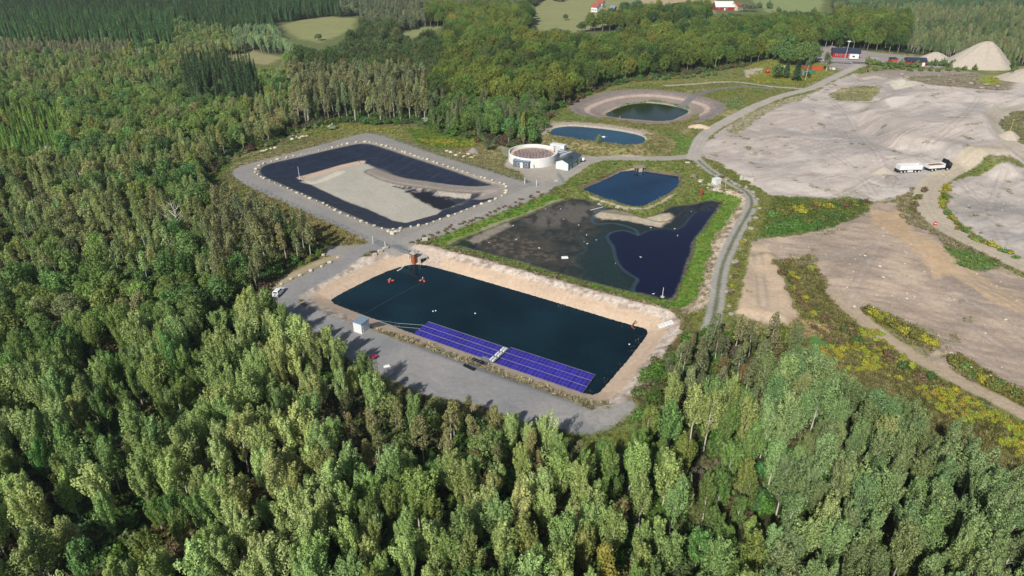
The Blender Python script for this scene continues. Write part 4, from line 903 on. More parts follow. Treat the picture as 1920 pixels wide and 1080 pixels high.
shrub(622,243,3.4,5.2,(138,150,120),'pale grey green willow bush on the grass behind the basin', cat='willow bush', name='willow_bush')
shrub(797,230,3.4,4.6,(150,156,132),'whitish willow bush at the right end of the birch stand', cat='willow bush', name='willow_bush')
shrub(908,270,3.6,5.0,(92,98,62),'large dark bush on the grass left of the round tank', cat='bush')
shrub(896,266,2.4,4.0,(112,88,64),'reddish brown bush left of the big dark bush', cat='bush')
shrub(915,283,4.8,4.0,(96,108,74),'grey green bushy sapling casting shade on the tank forecourt', kd='broadleaf', cat='sapling')
shrub(1119,278,5.4,2.6,(122,134,66),'lone slender young tree in front of the oval pool', kd='birch', cat='young tree')
shrub(1152,308,1.8,3.2,(96,124,60),'round green bush on the grass above the small blue pond', cat='bush')
shrub(1549,133,10,6.5,(92,108,66),'slender tree beside the orange skip at the yard entrance', kd='birch', cat='young tree')
shrub(1624,136,4.6,3.0,(110,122,66),'single thin tree at the left end of the hedge row', kd='birch', cat='young tree')
shrub(1458,148,8,7,(78,106,60),'leftmost dark tree of the clump by the yard entrance', kd='broadleaf', cat='small tree')
shrub(1473,147,9,6,(56,84,54),'dark conifer beside the clump at the yard entrance', kd='spruce', cat='small conifer')
shrub(1492,152,11,8,(52,80,50),'broad dark conifer in front of the yard clump', kd='spruce', cat='conifer')
shrub(1510,150,13,5.5,(96,110,80),'thin pale trunked birch right of the broad dark conifer', kd='birch', cat='birch tree')
for (a, b, h, wd_, c, kd, lb) in [(1090,60,8,8,(84,106,66),'broadleaf','round tree in the far meadow left of the farmhouse'), (1060,38,5,5,(80,100,64),'broadleaf','small tree alone in the far meadow'), (1145,32,8,9,(80,108,72),'broadleaf','tree beside the white farmhouse'), (1170,30,12,13,(74,98,66),'beech','large dark tree between farmhouse and stubble field'), (1195,25,11,12,(78,100,66),'beech','large tree at the left edge of the stubble field'), (1275,20,8,9,(72,96,60),'broadleaf','dark round tree at the right of the stubble field'), (1295,22,7,8,(110,112,90),'broadleaf','pale tree beside the small far house'), (1395,22,8,10,(110,118,90),'broadleaf','pale tree right of the far barn'), (1410,22,7,8,(106,116,88),'broadleaf','second pale tree right of the far barn'),
    (1325,20,6,6,(96,106,78),'broadleaf','small tree between the far house and the barn'), (598,76,5,6,(84,104,66),'broadleaf','lone tree at the lower edge of the hillside meadow'), (440,100,5,7,(150,156,50),'broadleaf','yellow green bush at the clearing in the far wood')]:
    shrub(a, b, h, wd_, c, lb, kd=kd, cat='tree')
# bare dead trees standing in the mixed wood
def dead_tree(px, py, h, spread, label, seed):
    rg = random.Random(seed); b = P3(px, py); o = thing('dead_tree', label, 'dead tree', b); T = MB(); L_ = MB()
    taper(T, [(0, 0, -.3), (rg.uniform(-.2, .2), 0, h*.4), (rg.uniform(-.5, .5), rg.uniform(-.3, .3), h)], .26, .04)
    for i in range(16):
        z = h*(.3+.6*i/16); a = i*2.4; r = spread*(1.1-.6*i/16)*rg.uniform(.6, 1.1); m_ = (math.cos(a)*r*.5, math.sin(a)*r*.5, z+r*.35); e_ = (math.cos(a)*r, math.sin(a)*r, z+r*.9)
        taper(L_, [(0, 0, z), m_, e_], .1, .02, 5)
        for s in (-.5, .5): taper(L_, [m_, (math.cos(a+s)*r*.9, math.sin(a+s)*r*.9, z+r*.8)], .05, .012, 4)
    T.build('trunk', M['deadwood'], o); L_.build('limb_crown', M['deadwood'], o).name = 'crown'
dead_tree(338,445,10,4.2,'bare spreading dead tree among green trees left of the basin', 1)
dead_tree(100,320,9,3.2,'bleached dead tree below the bright young conifers', 2)
dead_tree(180,345,8,3.0,'small bleached dead tree in the left wood', 3)
dead_tree(268,120,9,3.2,'pale dead tree in the far mixed wood', 4)
# ------------------------------------------------------------------ things
def frame2(a, b):
    """position a, rotation so local +x points from a to b, and length"""
    d = b-a; return math.atan2(d.y, d.x), math.hypot(d.x, d.y)
# --- floating solar rafts
def solar_raft(name_pts, ncol, label):
    A0, A1, A2 = [Vector((*map(float, G(px, py, -2.0)), -2.0)) for px, py in name_pts]     # near-left, near-right, far-left
    rz_, L = frame2(A0, A1); u = (A1-A0).normalized(); v = Vector((-u.y, u.x, 0)); W = (A2-A0).dot(v); sh = (A2-A0).dot(u)
    t = thing('solar_raft', label, 'solar raft', (A0.x, A0.y, -2.5), rz_, 'floating solar rafts on the teal pond')
    cw = L/ncol; rd_ = W/3
    D = MB(); F_ = MB()
    for r in range(3):
        off = sh*(r/3)
        for c in range(0, ncol, 1):
            if c % 3 != 2: D.box(off+c*cw+.1, off+c*cw+cw-.1, r*rd_-.12, r*rd_+.45, -.12, .26, 0, .05)
        F_.box(off-.1, off+L+.1, r*rd_-.16, r*rd_-.04, .22, .34); F_.box(off-.1, off+L+.1, r*rd_+rd_-.24, r*rd_+rd_-.16, .42, .52)
        for c in range(0, ncol+1, 2): F_.box(off+c*cw-.03, off+c*cw+.03, r*rd_-.1, r*rd_+rd_-.2, .24, .31)
    D.build('float', M['dark'], t); F_.build('rail', M['grey'], t)
    dep = rd_-.42; th = R(7); P_ = MB(); w_ = cw-.03; b_ = .028
    P_.box(0, w_, 0, dep, -.04, 0, 1); P_.add([(b_, b_, .004), (w_-b_, b_, .004), (w_-b_, dep-b_, .004), (b_, dep-b_, .004)], [(0, 1, 2, 3)], 0)
    P_.add([(b_*.2, dep*.5-.014, .008), (w_-b_*.2, dep*.5-.02, .008), (w_-b_*.2, dep*.5+.02, .008), (b_*.2, dep*.5+.02, .008)], [(0, 1, 2, 3)], 1)
    base = P_.build('solar_panel', [M['cells'], M['pframe']], t); first = True
    for r in range(3):
        for c in range(ncol):
            o = base if first else base.copy()
            if not first: SC.collection.objects.link(o); o.parent = t
            first = False
            o.location = (sh*(r/3)+c*cw+.02, r*rd_, .40); o.rotation_euler = (th+random.uniform(-.02, .02), random.uniform(-.012, .012), 0)
    return t, u, v, L, W, sh
random.seed(11)
T1 = solar_raft([(776,625),(917,674),(804,602)], 19, 'left raft of blue solar panels floating on the teal pond')
T2 = solar_raft([(930,680),(1092,735),(958,650)], 22, 'right raft of blue solar panels floating on the teal pond')
# inverter gangway between the rafts
a = Vector((*map(float, G(919, 679, -2.2)), -2.4)); b = Vector((*map(float, G(949, 652, -2.2)), -2.4)); rz_, L = frame2(a, b)
t = thing('floating_walkway', 'grey floating walkway with pale box lids between the two solar rafts', 'walkway', a, rz_)
D = MB()
for i in range(7): D.box(i*L/7+.05, (i+1)*L/7-.05, -.75, .75, -.2, .2, 0, .05)
D.build('float', M['dark'], t)
D = MB(); D.box(-.3, L+.1, -.68, .62, .21, .27); D.build('deck', M['grey'], t)
for i in range(3):
    for s in (-.32, .3): MB().box(.4+i*L/3, .4+i*L/3+L/4.6, s-.2, s+.2, .28, .52, 0, .04).build('box_lid', M['whitemetal'], t)
p = P3(910, 675); t = thing('landing_stage', 'small grey landing stage on the bank beside the floating walkway', 'landing stage', p+Vector((0, 0, .15)), rz_+1.57)
D = MB(); D.box(-1.1, .9, -.6, .6, .12, .2); D.build('deck', M['grey'], t); D = MB(); [D.box(x, x+.4, -.75, .75, -.3, .11, 0, .05) for x in (-1.1, .4)]; D.build('float', M['dark'], t)
# spare floats on the yard
a, b = P3(880, 690), P3(897, 685); rz_, L = frame2(a, b); t = thing('spare_pontoon', 'two black floats joined by pale rails lying on the yard edge', 'float frame', a, rz_)
for x in (0, L): D = MB(); D.box(x-.3, x+.3, -1.4, 1.4, .02, .42, 0, .08); D.build('float', M['black'], t)
D = MB(); [D.tube((0, y, .48), (L, y, .48), .05) for y in (-.7, 0, .7)]; D.build('rail', M['grey'], t)
# mooring lines
def cable(pts, label, r=.022, z=-2.46, mat=None, name='mooring_line', cat='rope'):
    P_ = [Vector((*map(float, G(px, py, zz)), zz)) for px, py, zz in pts]
    o = MB().path(P_, r, 5).build(name, mat or M['steel'], label=label, cat=cat)
cable([(706,600,-1.6),(745,606,-2.44),(798,610,-2.3)], 'upper mooring line from the near bank to the left raft')
cable([(700,598,-1.6),(740,612,-2.44),(788,616,-2.3)], 'lower mooring line from the near bank to the left raft')
cable([(686,587,-1.6),(740,556,-2.42),(789,531,-2.3)], 'long line crossing the pond to the right aerator', .018)
# --- aerators
def aerator(px, py, rz, label, tall):
    a = Vector((*map(float, G(px, py, -2.4)), -2.42)); t = thing('pond_aerator', label, 'aerator', a, rz); t.scale = (.8, .8, .8)
    for i in range(3):
        an = i*2.09; D = MB(); c_ = (math.cos(an)*.75, math.sin(an)*.75)
        D.lathe([(.02, -.1), (.32, -.08), (.4, .1), (.32, .3), (.02, .34)], 14); o = D.build('float', M['orange'], t, True); o.location = (*c_, 0); o.scale = (1.35, .9, 1); o.rotation_euler = (0, 0, an)
    D = MB(); [D.tube((0, 0, .42), (math.cos(i*2.09)*.9, math.sin(i*2.09)*.9, .3), .05) for i in range(3)]; D.build('frame', M['steel'], t)
    D = MB(); D.lathe([(.01, .3), (.26, .3), (.26, .8), (.18, .95+tall), (.01, .97+tall)], 12); D.build('motor', M['grey'], t, True)
aerator(732, 527, .3, 'left orange float aerator near the pond inlet', .1)
aerator(793, 526, 1.2, 'right orange float aerator near the pond inlet', .35)
for px, py, zz, lb in [(812,584,-2.5,'pale buoy afloat above the left solar raft, left one'), (817,583,-2.5,'pale buoy afloat above the left solar raft, right one'), (891,588,-2.5,'small dim buoy in the middle of the teal pond'), (1180,646,-2.5,'white ball buoy at the right end of the teal pond')]:
    a = Vector((*map(float, G(px, py, zz)), zz)); t = thing('buoy', lb, 'buoy', a); t.scale = (.7, .7, .7); D = MB(); D.lathe([(.01,-.1),(.2,-.05),(.27,.1),(.2,.26),(.05,.3)], 12); D.build('ball', M['white'], t, True); D = MB(); D.tube((0,0,.28),(0,0,.42),.03); D.build('eye', M['dark'], t)
# --- inlet works at the top corner of the pond
a, b = P3(734, 463), P3(769, 483); a.z = b.z = .35; rz_, L = frame2(a, b)
t = thing('footbridge', 'narrow grey footbridge with handrails leading to the pond inlet', 'footbridge', a, rz_)
D = MB(); D.box(0, L, -.5, .5, -.16, 0); [D.box(0, L, y-.06, y+.06, -.42, -.165) for y in (-.44, .44)]; D.build('deck', M['grey'], t)
for y in (-.52, .52):
    D = MB(); [D.tube((0, y, z), (L, y, z), .035, n=5) for z in (.35, .7, 1.05)]; [D.tube((x, y, -.1), (x, y, 1.05), .035, n=5) for x in np.arange(0, L+.1, 1.2)]; D.build('handrail', M['steel'], t)
D = MB(); D.tube((L-.3, -.3, -3.2), (L-.3, -.3, -.17), .1); D.build('leg', M['white'], t)
p = Vector((*map(float, G(777, 494, -2.5)), -2.9)); t = thing('inlet_tower', 'rusty stained concrete inlet pillar at the end of the footbridge', 'inlet tower', p, rz_)
D = MB(); D.box(-.6, .6, -.6, .6, 0, 3.4, 0, .08); D.build('pillar', M['rust'], t); D = MB(); D.box(-.9, .9, -.8, .8, 3.41, 3.6); D.build('cap', M['conc'], t)
D = MB(); D.tube((.3, .2, 3.6), (.3, .2, 4.4), .12); D.tube((.05, .2, 4.3), (.55, .2, 4.3), .05); D.build('valve_wheel', M['grey'], t)
p = P3(789, 484); t = thing('inlet_culvert', 'dark mouthed concrete culvert beside the inlet pillar', 'culvert', p+Vector((0, 0, -.3)), rz_-1.9)
D = MB(); D.box(-1.2, -.9, -1.6, 1.6, -.3, 1.1); D.box(.9, 1.2, -1.6, 1.6, -.3, 1.1); D.box(-.89, .89, -1.6, 1.6, .85, 1.1); D.build('headwall', M['conc'], t); D = MB(); D.box(-.88, .88, -.2, 1.5, -.3, .84); D.build('mouth_shade', M['black'], t)  # solid black box fills the culvert mouth, standing in for the shade inside
cable([(758,498,-2.35),(752,504,-2.44),(745,508,-2.44)], 'pale hose trailing into the water at the inlet', .13, mat=M['concw'], name='hose', cat='hose')
for px, py, s, lb in [(723,467,.75,'pale concrete block at the end of the metal gate'), (713,472,.7,'middle pale block left of the metal gate'), (703,478,.6,'small pale block at the left end of the block row'), (782,472,.5,'small white block beside the footbridge end'), (797,450,.8,'pale blocks heap on the gravel above the inlet'), (1043,340,.6,'pale round block by the gate posts near the forecourt')]:
    p = P3(px, py); D = MB(); D.box(-s, s, -s*.6, s*.6, -.1, s*.9, 0, .12); D.build('concrete_block', M['conc'], loc=p, rz=random.uniform(.2, .9), label=lb, cat='concrete block')
# --- fences and gates
def fence(pts, step, label, h=2.0, name='wire_fence', strands=6):
    W_ = [P3(*q_) for q_ in pts]; t = thing(name, label, 'fence', W_[0]); o0 = W_[0]; n_ = 0; N_ = MB()
    pm = MB(); pm.tube((0, 0, -.2), (0, 0, h), .075, n=6); base = None; seg = []
    for a, b in zip(W_[:-1], W_[1:]):
        L = (b-a).length; k = max(1, round(L/step)); seg += [a+(b-a)*i/k for i in range(k)]
    seg.append(W_[-1])
    for q_ in seg:
        q_.z = float(zat(q_.x, q_.y)[0])
        if base is None: base = o = pm.build('post', M['steel'], t)
        else: o = base.copy(); SC.collection.objects.link(o); o.parent = t
        o.location = q_-o0
    for a, b in zip(seg[:-1], seg[1:]):
        for z in np.linspace(.15, h-.05, strands): N_.tube(a-o0+Vector((0, 0, z)), b-o0+Vector((0, 0, z)), .013, n=3, cap=False)
    N_.build('wire_mesh', M['steel'], t); return t
fence([(690,250),(722,258),(782,280),(843,300),(903,318),(964,338),(984,344)], 3.0, 'long wire fence between the black lined basin and the tank forecourt')
fence([(466,350),(510,372),(571,399),(631,426),(680,450)], 3.2, 'wire fence along the near side of the basin ring road')
fence([(1045,330),(1056,345)], 1.5, 'short wire fence by the small blue pond corner', strands=5)
def gate(pa, pb, label, h=2.0):
    a, b = P3(*pa), P3(*pb); rz_, L = frame2(a, b); t = thing('metal_gate', label, 'gate', a, rz_)
    for x in (0, L): D = MB(); D.box(x-.09, x+.09, -.09, .09, -.1, h+.25); D.build('post', M['whitemetal'], t)
    for s in (0, 1):
        D = MB(); x0, x1 = .12+s*L/2, L/2-.05+s*L/2-.05
        for z in (.2, h): D.tube((x0, 0, z), (x1, 0, z), .045, n=6)
        for x in np.arange(x0, x1+.01, .22): D.tube((x, 0, .2), (x, 0, h), .02, n=4)
        D.build('gate_leaf', M['steel'], t)
gate((700,457), (723,467), 'double leaf steel gate across the ring road above the teal pond')
gate((984,345), (1006,349), 'steel gate where the ring road meets the tank forecourt')
# --- boulders round the lined basin
def boulder_mesh(seed, amp=.25):
    import bmesh
    bm = bmesh.new(); bmesh.ops.create_icosphere(bm, subdivisions=2, radius=1); rg = random.Random(seed); f = [Vector((rg.gauss(0, 1), rg.gauss(0, 1), rg.gauss(0, 1))).normalized() for _ in range(7)]; d = [rg.uniform(.55, .85) for _ in f]
    for v in bm.verts:
        for n_, k in zip(f, d):
            e = v.co.dot(n_)
            if e > k: v.co -= n_*(e-k)
        v.co *= 1+rg.uniform(-.05, .05); v.co.z *= .72
    me = bpy.data.meshes.new('boulder'); bm.to_mesh(me); bm.free(); me.materials.append(M['stone']); return me
BM = [boulder_mesh(s) for s in range(6)]; BMd = [m_.copy() for m_ in BM]
for m_ in BMd: m_.materials[0] = M['stoned']
RB = smooth_poly(F_RIM, 1); dd = np.r_[0, np.cumsum(np.hypot(*np.diff(np.vstack([RB, RB[:1]]), axis=0).T))]; RB = np.vstack([RB, RB[:1]])
s_ = 0; random.seed(5)
while s_ < dd[-1]:
    x = float(np.interp(s_, dd, RB[:, 0])); y = float(np.interp(s_, dd, RB[:, 1])); k = random.uniform(.36, .66)
    side = 'far' if y > 262 and x > -60 else 'near' if x < -5 and y < 235 else 'end'
    link('boulder', random.choice(BM), None, (x+random.uniform(-.3, .3), y+random.uniform(-.3, .3), k*.35), random.uniform(0, 6), 'pale boulder in the row edging the %s of the black lined basin' % {'far': 'far side', 'near': 'near side', 'end': 'ends'}[side], 'boulder', 'pale boulders edging the %s' % {'far': 'far side', 'near': 'near side', 'end': 'ends'}[side], scale=(k*random.uniform(.9, 1.3), k*random.uniform(.8, 1.1), k))
    s_ += random.uniform(2.1, 3.7)
def loose(pts, label, group, k0=.5, k1=.9, ms=None):
    for px, py in pts:
        p = P3(px, py); k = random.uniform(k0, k1); link('boulder', random.choice(ms or BM), None, p+Vector((0, 0, k*.25)), random.uniform(0, 6), label, 'boulder', group, scale=(k*random.uniform(.9, 1.5), k, k*random.uniform(.7, 1)))
loose([(550,254),(556,258),(562,260),(568,257),(548,262),(575,256),(545,252)], 'grey white boulder heaped in the grass beyond the basin corner', 'boulders beyond the basin corner')
loose([(500,282),(508,280),(516,278),(494,284)], 'pale stone lying on the verge left of the ring road top', 'stones on the ring road verge')
loose([(634,483),(618,493),(604,500),(583,508),(563,517),(546,524),(528,533),(606,478)], 'pale stone along the grey drive by the birch grove', 'stones along the grey drive', .4, .7)
loose([(855,292),(862,288),(870,294),(878,290),(884,296),(890,293),(845,287),(838,284)], 'pale rubble stone heaped on the grass beside the fence', 'rubble stones by the fence', .5, 1.0)
loose([(728,434),(734,436),(742,436),(736,439),(748,434)], 'pale rock piled at the near corner of the lined basin', 'rocks at the near basin corner', .5, .9)
loose([(1310,312),(1328,322),(1345,330),(1362,338),(1378,346),(1398,352),(1412,362),(1420,375),(1424,392),(1417,410),(1408,430),(1396,452),(1388,470),(1378,492),(1372,520),(1366,548),(1368,575),(1372,590)], 'grey rock on the stony strip right of the two tone track', 'rocks right of the two tone track', .5, 1.0, BMd)
loose([(1612,150),(1700,146),(1740,150),(1780,150),(1820,158),(1850,160),(1760,142),(1870,163),(1840,166),(1690,140)], 'grey rock on the rough quarry edge before the hedge', 'rocks on the rough quarry edge', .8, 1.6, BMd)
for px, py, lb in [(1656,520,'palest stone on the lower gravel terrace'), (1622,480,'white stone near the orange soil'), (1700,560,'white stone in the middle of the lower terrace'), (1602,575,'white stone where the dirt track begins'), (1783,663,'white stone between the two bush strips'), (1650,500,'small pale stone above the palest one'), (1886,600,'small pale stone near the right edge')]: loose([(px, py)], lb, None, .3, .5)
loose([(1170,287)], 'pale rock on grass below the oval pool', None, .5, .6); loose([(1075,184),(1084,182)], 'whitish rock on the slope above the bowl pond', 'rocks above the bowl pond', 1.0, 1.3)
# countless riprap stones on the banks
def stones(pts, dens, z, rr, name, label):
    a, b = [], []
    for P_ in pts:
        Q_ = GP(P_, z); x0, y0 = Q_.min(0); x1, y1 = Q_.max(0); n_ = int((x1-x0)*(y1-y0)*dens); p = rngT.uniform(x0, x1, n_); q_ = rngT.uniform(y0, y1, n_); m_ = (sdf(Q_, p, q_, 3) < 0) & (fbm(p, q_, 3, 3, 2) > .46) & (sdf(B_SH, p, q_, 8) > 4.9); a.append(p[m_]); b.append(q_[m_])
    a, b = np.concatenate(a), np.concatenate(b); n_ = len(a); k = rngT.uniform(*rr, n_); g_ = rngT.uniform(0, 6, n_)
    so = bpy.data.objects.new('stone_source', BM[0]); s1 = bpy.data.objects.new('stone_source', BM[3]); s2 = bpy.data.objects.new('stone_source', BMd[1])
    scatter(name, [so, s1, s2], np.stack([a, b, zat(a, b), g_, k, k*.8, k, k, k, np.arange(n_) % 3], 1), label, 'rubble stones')
stones([[(1277,525),(1300,470),(1340,425),(1372,372),(1350,340),(1310,334),(1312,350),(1365,362),(1372,385),(1345,420),(1318,470),(1300,540),(1285,575)]], 1.6, 0, (.15, .45), 'riprap', 'pale broken riprap on the right bank of the silty pond')
stones([[(800,470),(850,480),(960,505),(1080,545),(1180,580),(1235,598),(1225,612),(1100,575),(960,530),(840,498),(795,486)], [(592,560),(600,545),(640,525),(700,492),(745,473),(760,480),(700,505),(650,532),(608,556)], [(1230,600),(1250,615),(1232,650),(1205,700),(1185,730),(1180,715),(1200,680),(1222,640)]], .5, -.8, (.08, .2), 'stone_armour', 'small stones strewn on the upper banks of the teal pond')
stones([[(1330,300),(1420,235),(1560,190),(1700,150),(1900,165),(1900,300),(1700,360),(1450,360)], [(1400,470),(1560,440),(1690,400),(1800,480),(1920,540),(1980,760),(1800,690),(1600,580),(1500,500)], [(1775,360),(1920,330),(1980,540),(1830,430)]], .05, 0, (.08, .3), 'loose_stones', 'loose stones strewn over the gravel terraces')
# --- tank, sheds and the process building
c = P3(999.5, 300); Rt, Ht = 8.95, 3.3; t = thing('round_tank', 'large open round white concrete tank holding brown sludge', 'tank', c)
D = MB(); D.lathe([(Rt, -.2), (Rt, Ht), (Rt-.3, Ht), (Rt-.3, .6)], 72); o = D.build('wall', M['concw'], t)
D = MB()
for i in range(24): an = i*math.pi/12; D.box(Rt-.01, Rt+.05, -.06, .06, 0, Ht-.02); 
D = MB()
for z in (.8, 1.7, 2.6): D.lathe([(Rt+.005, z), (Rt+.03, z+.02), (Rt+.03, z+.06), (Rt+.005, z+.08)], 72)
D.build('hoop', M['white'], t)
D = MB(); D.lathe([(.01, Ht-1.15), (Rt-.31, Ht-1.15)], 72); D.build('sludge', M['liquor'], t)
D = MB(); D.lathe([(Rt-.33, Ht-1.05), (Rt-1.5, Ht-1.12)], 72); D.build('foam_ring', M['sand'], t)
D = MB(); xr, yr = Rt*.86, Rt*.28
D.box(xr-.1, xr, yr-.4, yr+.4, Ht-1.1, Ht+1.2); [D.box(xr, xr+.9, y, y+.06, Ht+.9, Ht+1.0) for y in (yr-.4, yr+.35)]; D.build('ladder_frame', M['rust'], t)
def house(a, b, c_, h, rise, mw, mr_, label, name, cat, ov=.3, doors=(), wins=(), roof_axis='x', extra=None):
    """a,b: front base corners (left,right), c_: depth; local x along the front; doors/wins: (face, pos, width, z0, z1, material)"""
    rz_, L = frame2(a, b); t = thing(name, label, cat, Vector((a.x, a.y, min(a.z, b.z)-.05)), rz_); W = c_
    D = MB()
    if roof_axis == 'x':
        D.prism([(0, 0), (W, 0), (W, h), (W/2, h+rise), (0, h)], 0, L); D.build('wall', mw, t)
        for s in (0, 1):
            D = MB(); y0, y1 = (-ov, W/2) if s == 0 else (W+ov, W/2); z0 = h-rise*ov/(W/2)+.03; D.add([(-ov, y0, z0), (L+ov, y0, z0), (L+ov, y1, h+rise+.03), (-ov, y1, h+rise+.03), (-ov, y0, z0+.12), (L+ov, y0, z0+.12), (L+ov, y1, h+rise+.15), (-ov, y1, h+rise+.15)], [(0,3,2,1),(4,5,6,7),(0,1,5,4),(1,2,6,5),(2,3,7,6),(3,0,4,7)]); D.build('roof_slope', mr_, t)
    elif roof_axis == 'y':
        D.add([(0,0,0),(L,0,0),(L,0,h),(L/2,0,h+rise),(0,0,h),(0,W,0),(L,W,0),(L,W,h),(L/2,W,h+rise),(0,W,h)], [(0,1,2,3,4),(9,8,7,6,5),(0,5,6,1),(1,6,7,2),(2,7,8,3),(3,8,9,4),(4,9,5,0)]); D.build('wall', mw, t)
        for s in (0, 1):
            D = MB(); x0, x1 = (-ov, L/2) if s == 0 else (L+ov, L/2); z0 = h-rise*ov/(L/2)+.03; D.add([(x0, -ov, z0), (x0, W+ov, z0), (x1, W+ov, h+rise+.03), (x1, -ov, h+rise+.03), (x0, -ov, z0+.12), (x0, W+ov, z0+.12), (x1, W+ov, h+rise+.15), (x1, -ov, h+rise+.15)], [(0,3,2,1),(4,5,6,7),(0,1,5,4),(1,2,6,5),(2,3,7,6),(3,0,4,7)]); D.build('roof_slope', mr_, t)
    else:
        D.box(0, L, 0, W, 0, h); D.build('wall', mw, t); D = MB(); D.add([(-ov, -ov, h+.02), (L+ov, -ov, h+.02), (L+ov, W+ov, h+rise+.02), (-ov, W+ov, h+rise+.02), (-ov, -ov, h+.16), (L+ov, -ov, h+.16), (L+ov, W+ov, h+rise+.16), (-ov, W+ov, h+rise+.16)], [(0,3,2,1),(4,5,6,7),(0,1,5,4),(1,2,6,5),(2,3,7,6),(3,0,4,7)]); D.build('roof', mr_, t)
    for nm, lst in (('door', doors), ('window', wins)):
        for face, pos, wd_, z0, z1, m_ in lst:
            D = MB(); e = .04
            if face == 'f': D.box(pos, pos+wd_, -e, e, z0, z1)
            elif face == 'r': D.box(L-e, L+e, pos, pos+wd_, z0, z1)
            elif face == 'l': D.box(-e, e, pos, pos+wd_, z0, z1)
            o = D.build(nm, m_, t)
            if nm == 'window':
                D = MB()
                if face == 'f': D.box(pos+.08, pos+wd_-.08, -e-.015, -e+.01, z0+.08, z1-.08)
                elif face == 'r': D.box(L+e-.01, L+e+.015, pos+.08, pos+wd_-.08, z0+.08, z1-.08)
                else: D.box(-e-.015, -e+.01, pos+.08, pos+wd_-.08, z0+.08, z1-.08)
                D.build('pane', M['glass'], o)
            else:
                D = MB()
                if face == 'f': D.box(pos+.1, pos+.16, -e-.06, -e-.002, z0+1, z0+1.15)
                elif face == 'r': D.box(L+e+.002, L+e+.06, pos+.1, pos+.16, z0+1, z0+1.15)
                else: D.box(-e-.06, -e-.002, pos+.1, pos+.16, z0+1, z0+1.15)
                D.build('handle', M['dark'], o)
    return t, L, W
t, L, W = house(P3(962, 313), P3(991.5, 316.5), 2.6, 2.45, .25, M['greyclad'], M['bluegrey'], 'low grey cabin with white door standing in front of the round tank', 'site_cabin', 'cabin', .12, doors=[('f', 2.7, .95, .1, 2.05, M['white'])], wins=[('f', 1.55, .9, 1.0, 1.8, M['white']), ('f', 4.5, 1.0, 1.0, 1.8, M['white'])], roof_axis='flat')
D = MB(); [D.box(x-.02, x+.02, -.015, .0, 0, 2.4) for x in np.arange(.35, L, .45) if not (1.5 < x < 3.7 or 4.4 < x < 5.6)]; D.build('cladding_batten', M['dark'], t)
p = P3(994, 315.5); t = thing('equipment_box', 'small white equipment box at the right end of the grey cabin', 'equipment box', p, .1); D = MB(); D.box(0, 1.3, 0, 1.2, 0, 1.7, 0, .05); D.build('casing', M['white'], t); D = MB(); D.box(1.31, 1.55, .2, .9, .2, .9); D.build('vent', M['dark'], t)
t, L, W = house(P3(1042, 315.8), P3(1064.8, 320.3), 10.2, 2.75, 1.0, M['mint'], M['slate'], 'mint green process building with dark ridged metal roof beside the round tank', 'process_building', 'building', .35, doors=[('r', .5, 1.1, .05, 2.2, M['mintd']), ('r', 2.9, 1.3, .05, 2.3, M['mintd']), ('r', 7.4, 1.1, .05, 2.2, M['mintd'])], wins=[('r', 4.8, 1.1, 1.0, 2.0, M['white']), ('r', 6.1, 1.1, 1.0, 2.0, M['white']), ('r', 1.8, .8, 1.0, 2.0, M['white'])], roof_axis='y')
D = MB(); [D.tube((L*.75+i*.5, 3+i*.9, 3.1), (L*.75+i*.5, 3+i*.9, 4.0), .16) for i in range(2)]; D.box(L*.6, L*.8, 4.6, 5.4, 3.1, 3.75); D.build('roof_vent', M['dark'], t)
p = P3(1093, 303); t = thing('water_tank', 'small white ball tank beyond the mint building end', 'small tank', p); D = MB(); D.lathe([(.02, .25), (.6, .4), (.75, .9), (.6, 1.4), (.02, 1.6)], 16); D.build('vessel', M['white'], t, True); D = MB(); D.box(-.6, .6, -.4, .4, 0, .3); D.build('cradle', M['dark'], t)
a, b = P3(1046, 302), P3(1072, 291); rz_, L = frame2(a, b); t = thing('concrete_basins', 'pale flat concrete basins between tank and mint building', 'basin', a, rz_)
D = MB(); D.box(0, L, 0, 5.5, 0, 1.5); D.build('base', M['concw'], t); D = MB(); [D.box(x, x+1.5, .5, 4.8, 1.5, 1.56) for x in (.7, 2.9, 5.1, 7.3)]; D.build('hatch', M['steel'], t); D = MB(); [D.tube((0, y, z), (L, y, z), .035, n=5) for y in (0.05, 5.45) for z in (2.0, 2.55)]; [D.tube((x, y, 1.5), (x, y, 2.55), .035, n=5) for y in (.05, 5.45) for x in np.arange(0, L, 1.5)]; D.build('handrail', M['steel'], t)
D = MB(); D.tube((-1.6, 1.2, 2.2), (L*.4, 1.2, 2.2), .22, n=10); D.tube((-1.6, 1.2, 2.2), (-1.6, 1.2, .2), .22, n=10); D.build('pipe', M['whitemetal'], t)
a, b = P3(1031, 282), P3(1057, 286); a.z = b.z = 0; rz_, L = frame2(a, b); t = thing('shipping_container', 'white container standing behind the round tank', 'container', a, rz_)
D = MB(); D.box(0, L, 0, 2.4, .1, 2.6); [D.box(x, x+.12, -.05, -.002, .25, 2.5) for x in np.arange(.2, L-.2, .3)]; D.build('body', M['white'], t); D = MB(); D.box(L+.01, L+.07, .1, 1.15, .2, 2.5); D.box(L+.01, L+.07, 1.25, 2.3, .2, 2.5); D.build('door', M['whitemetal'], t)
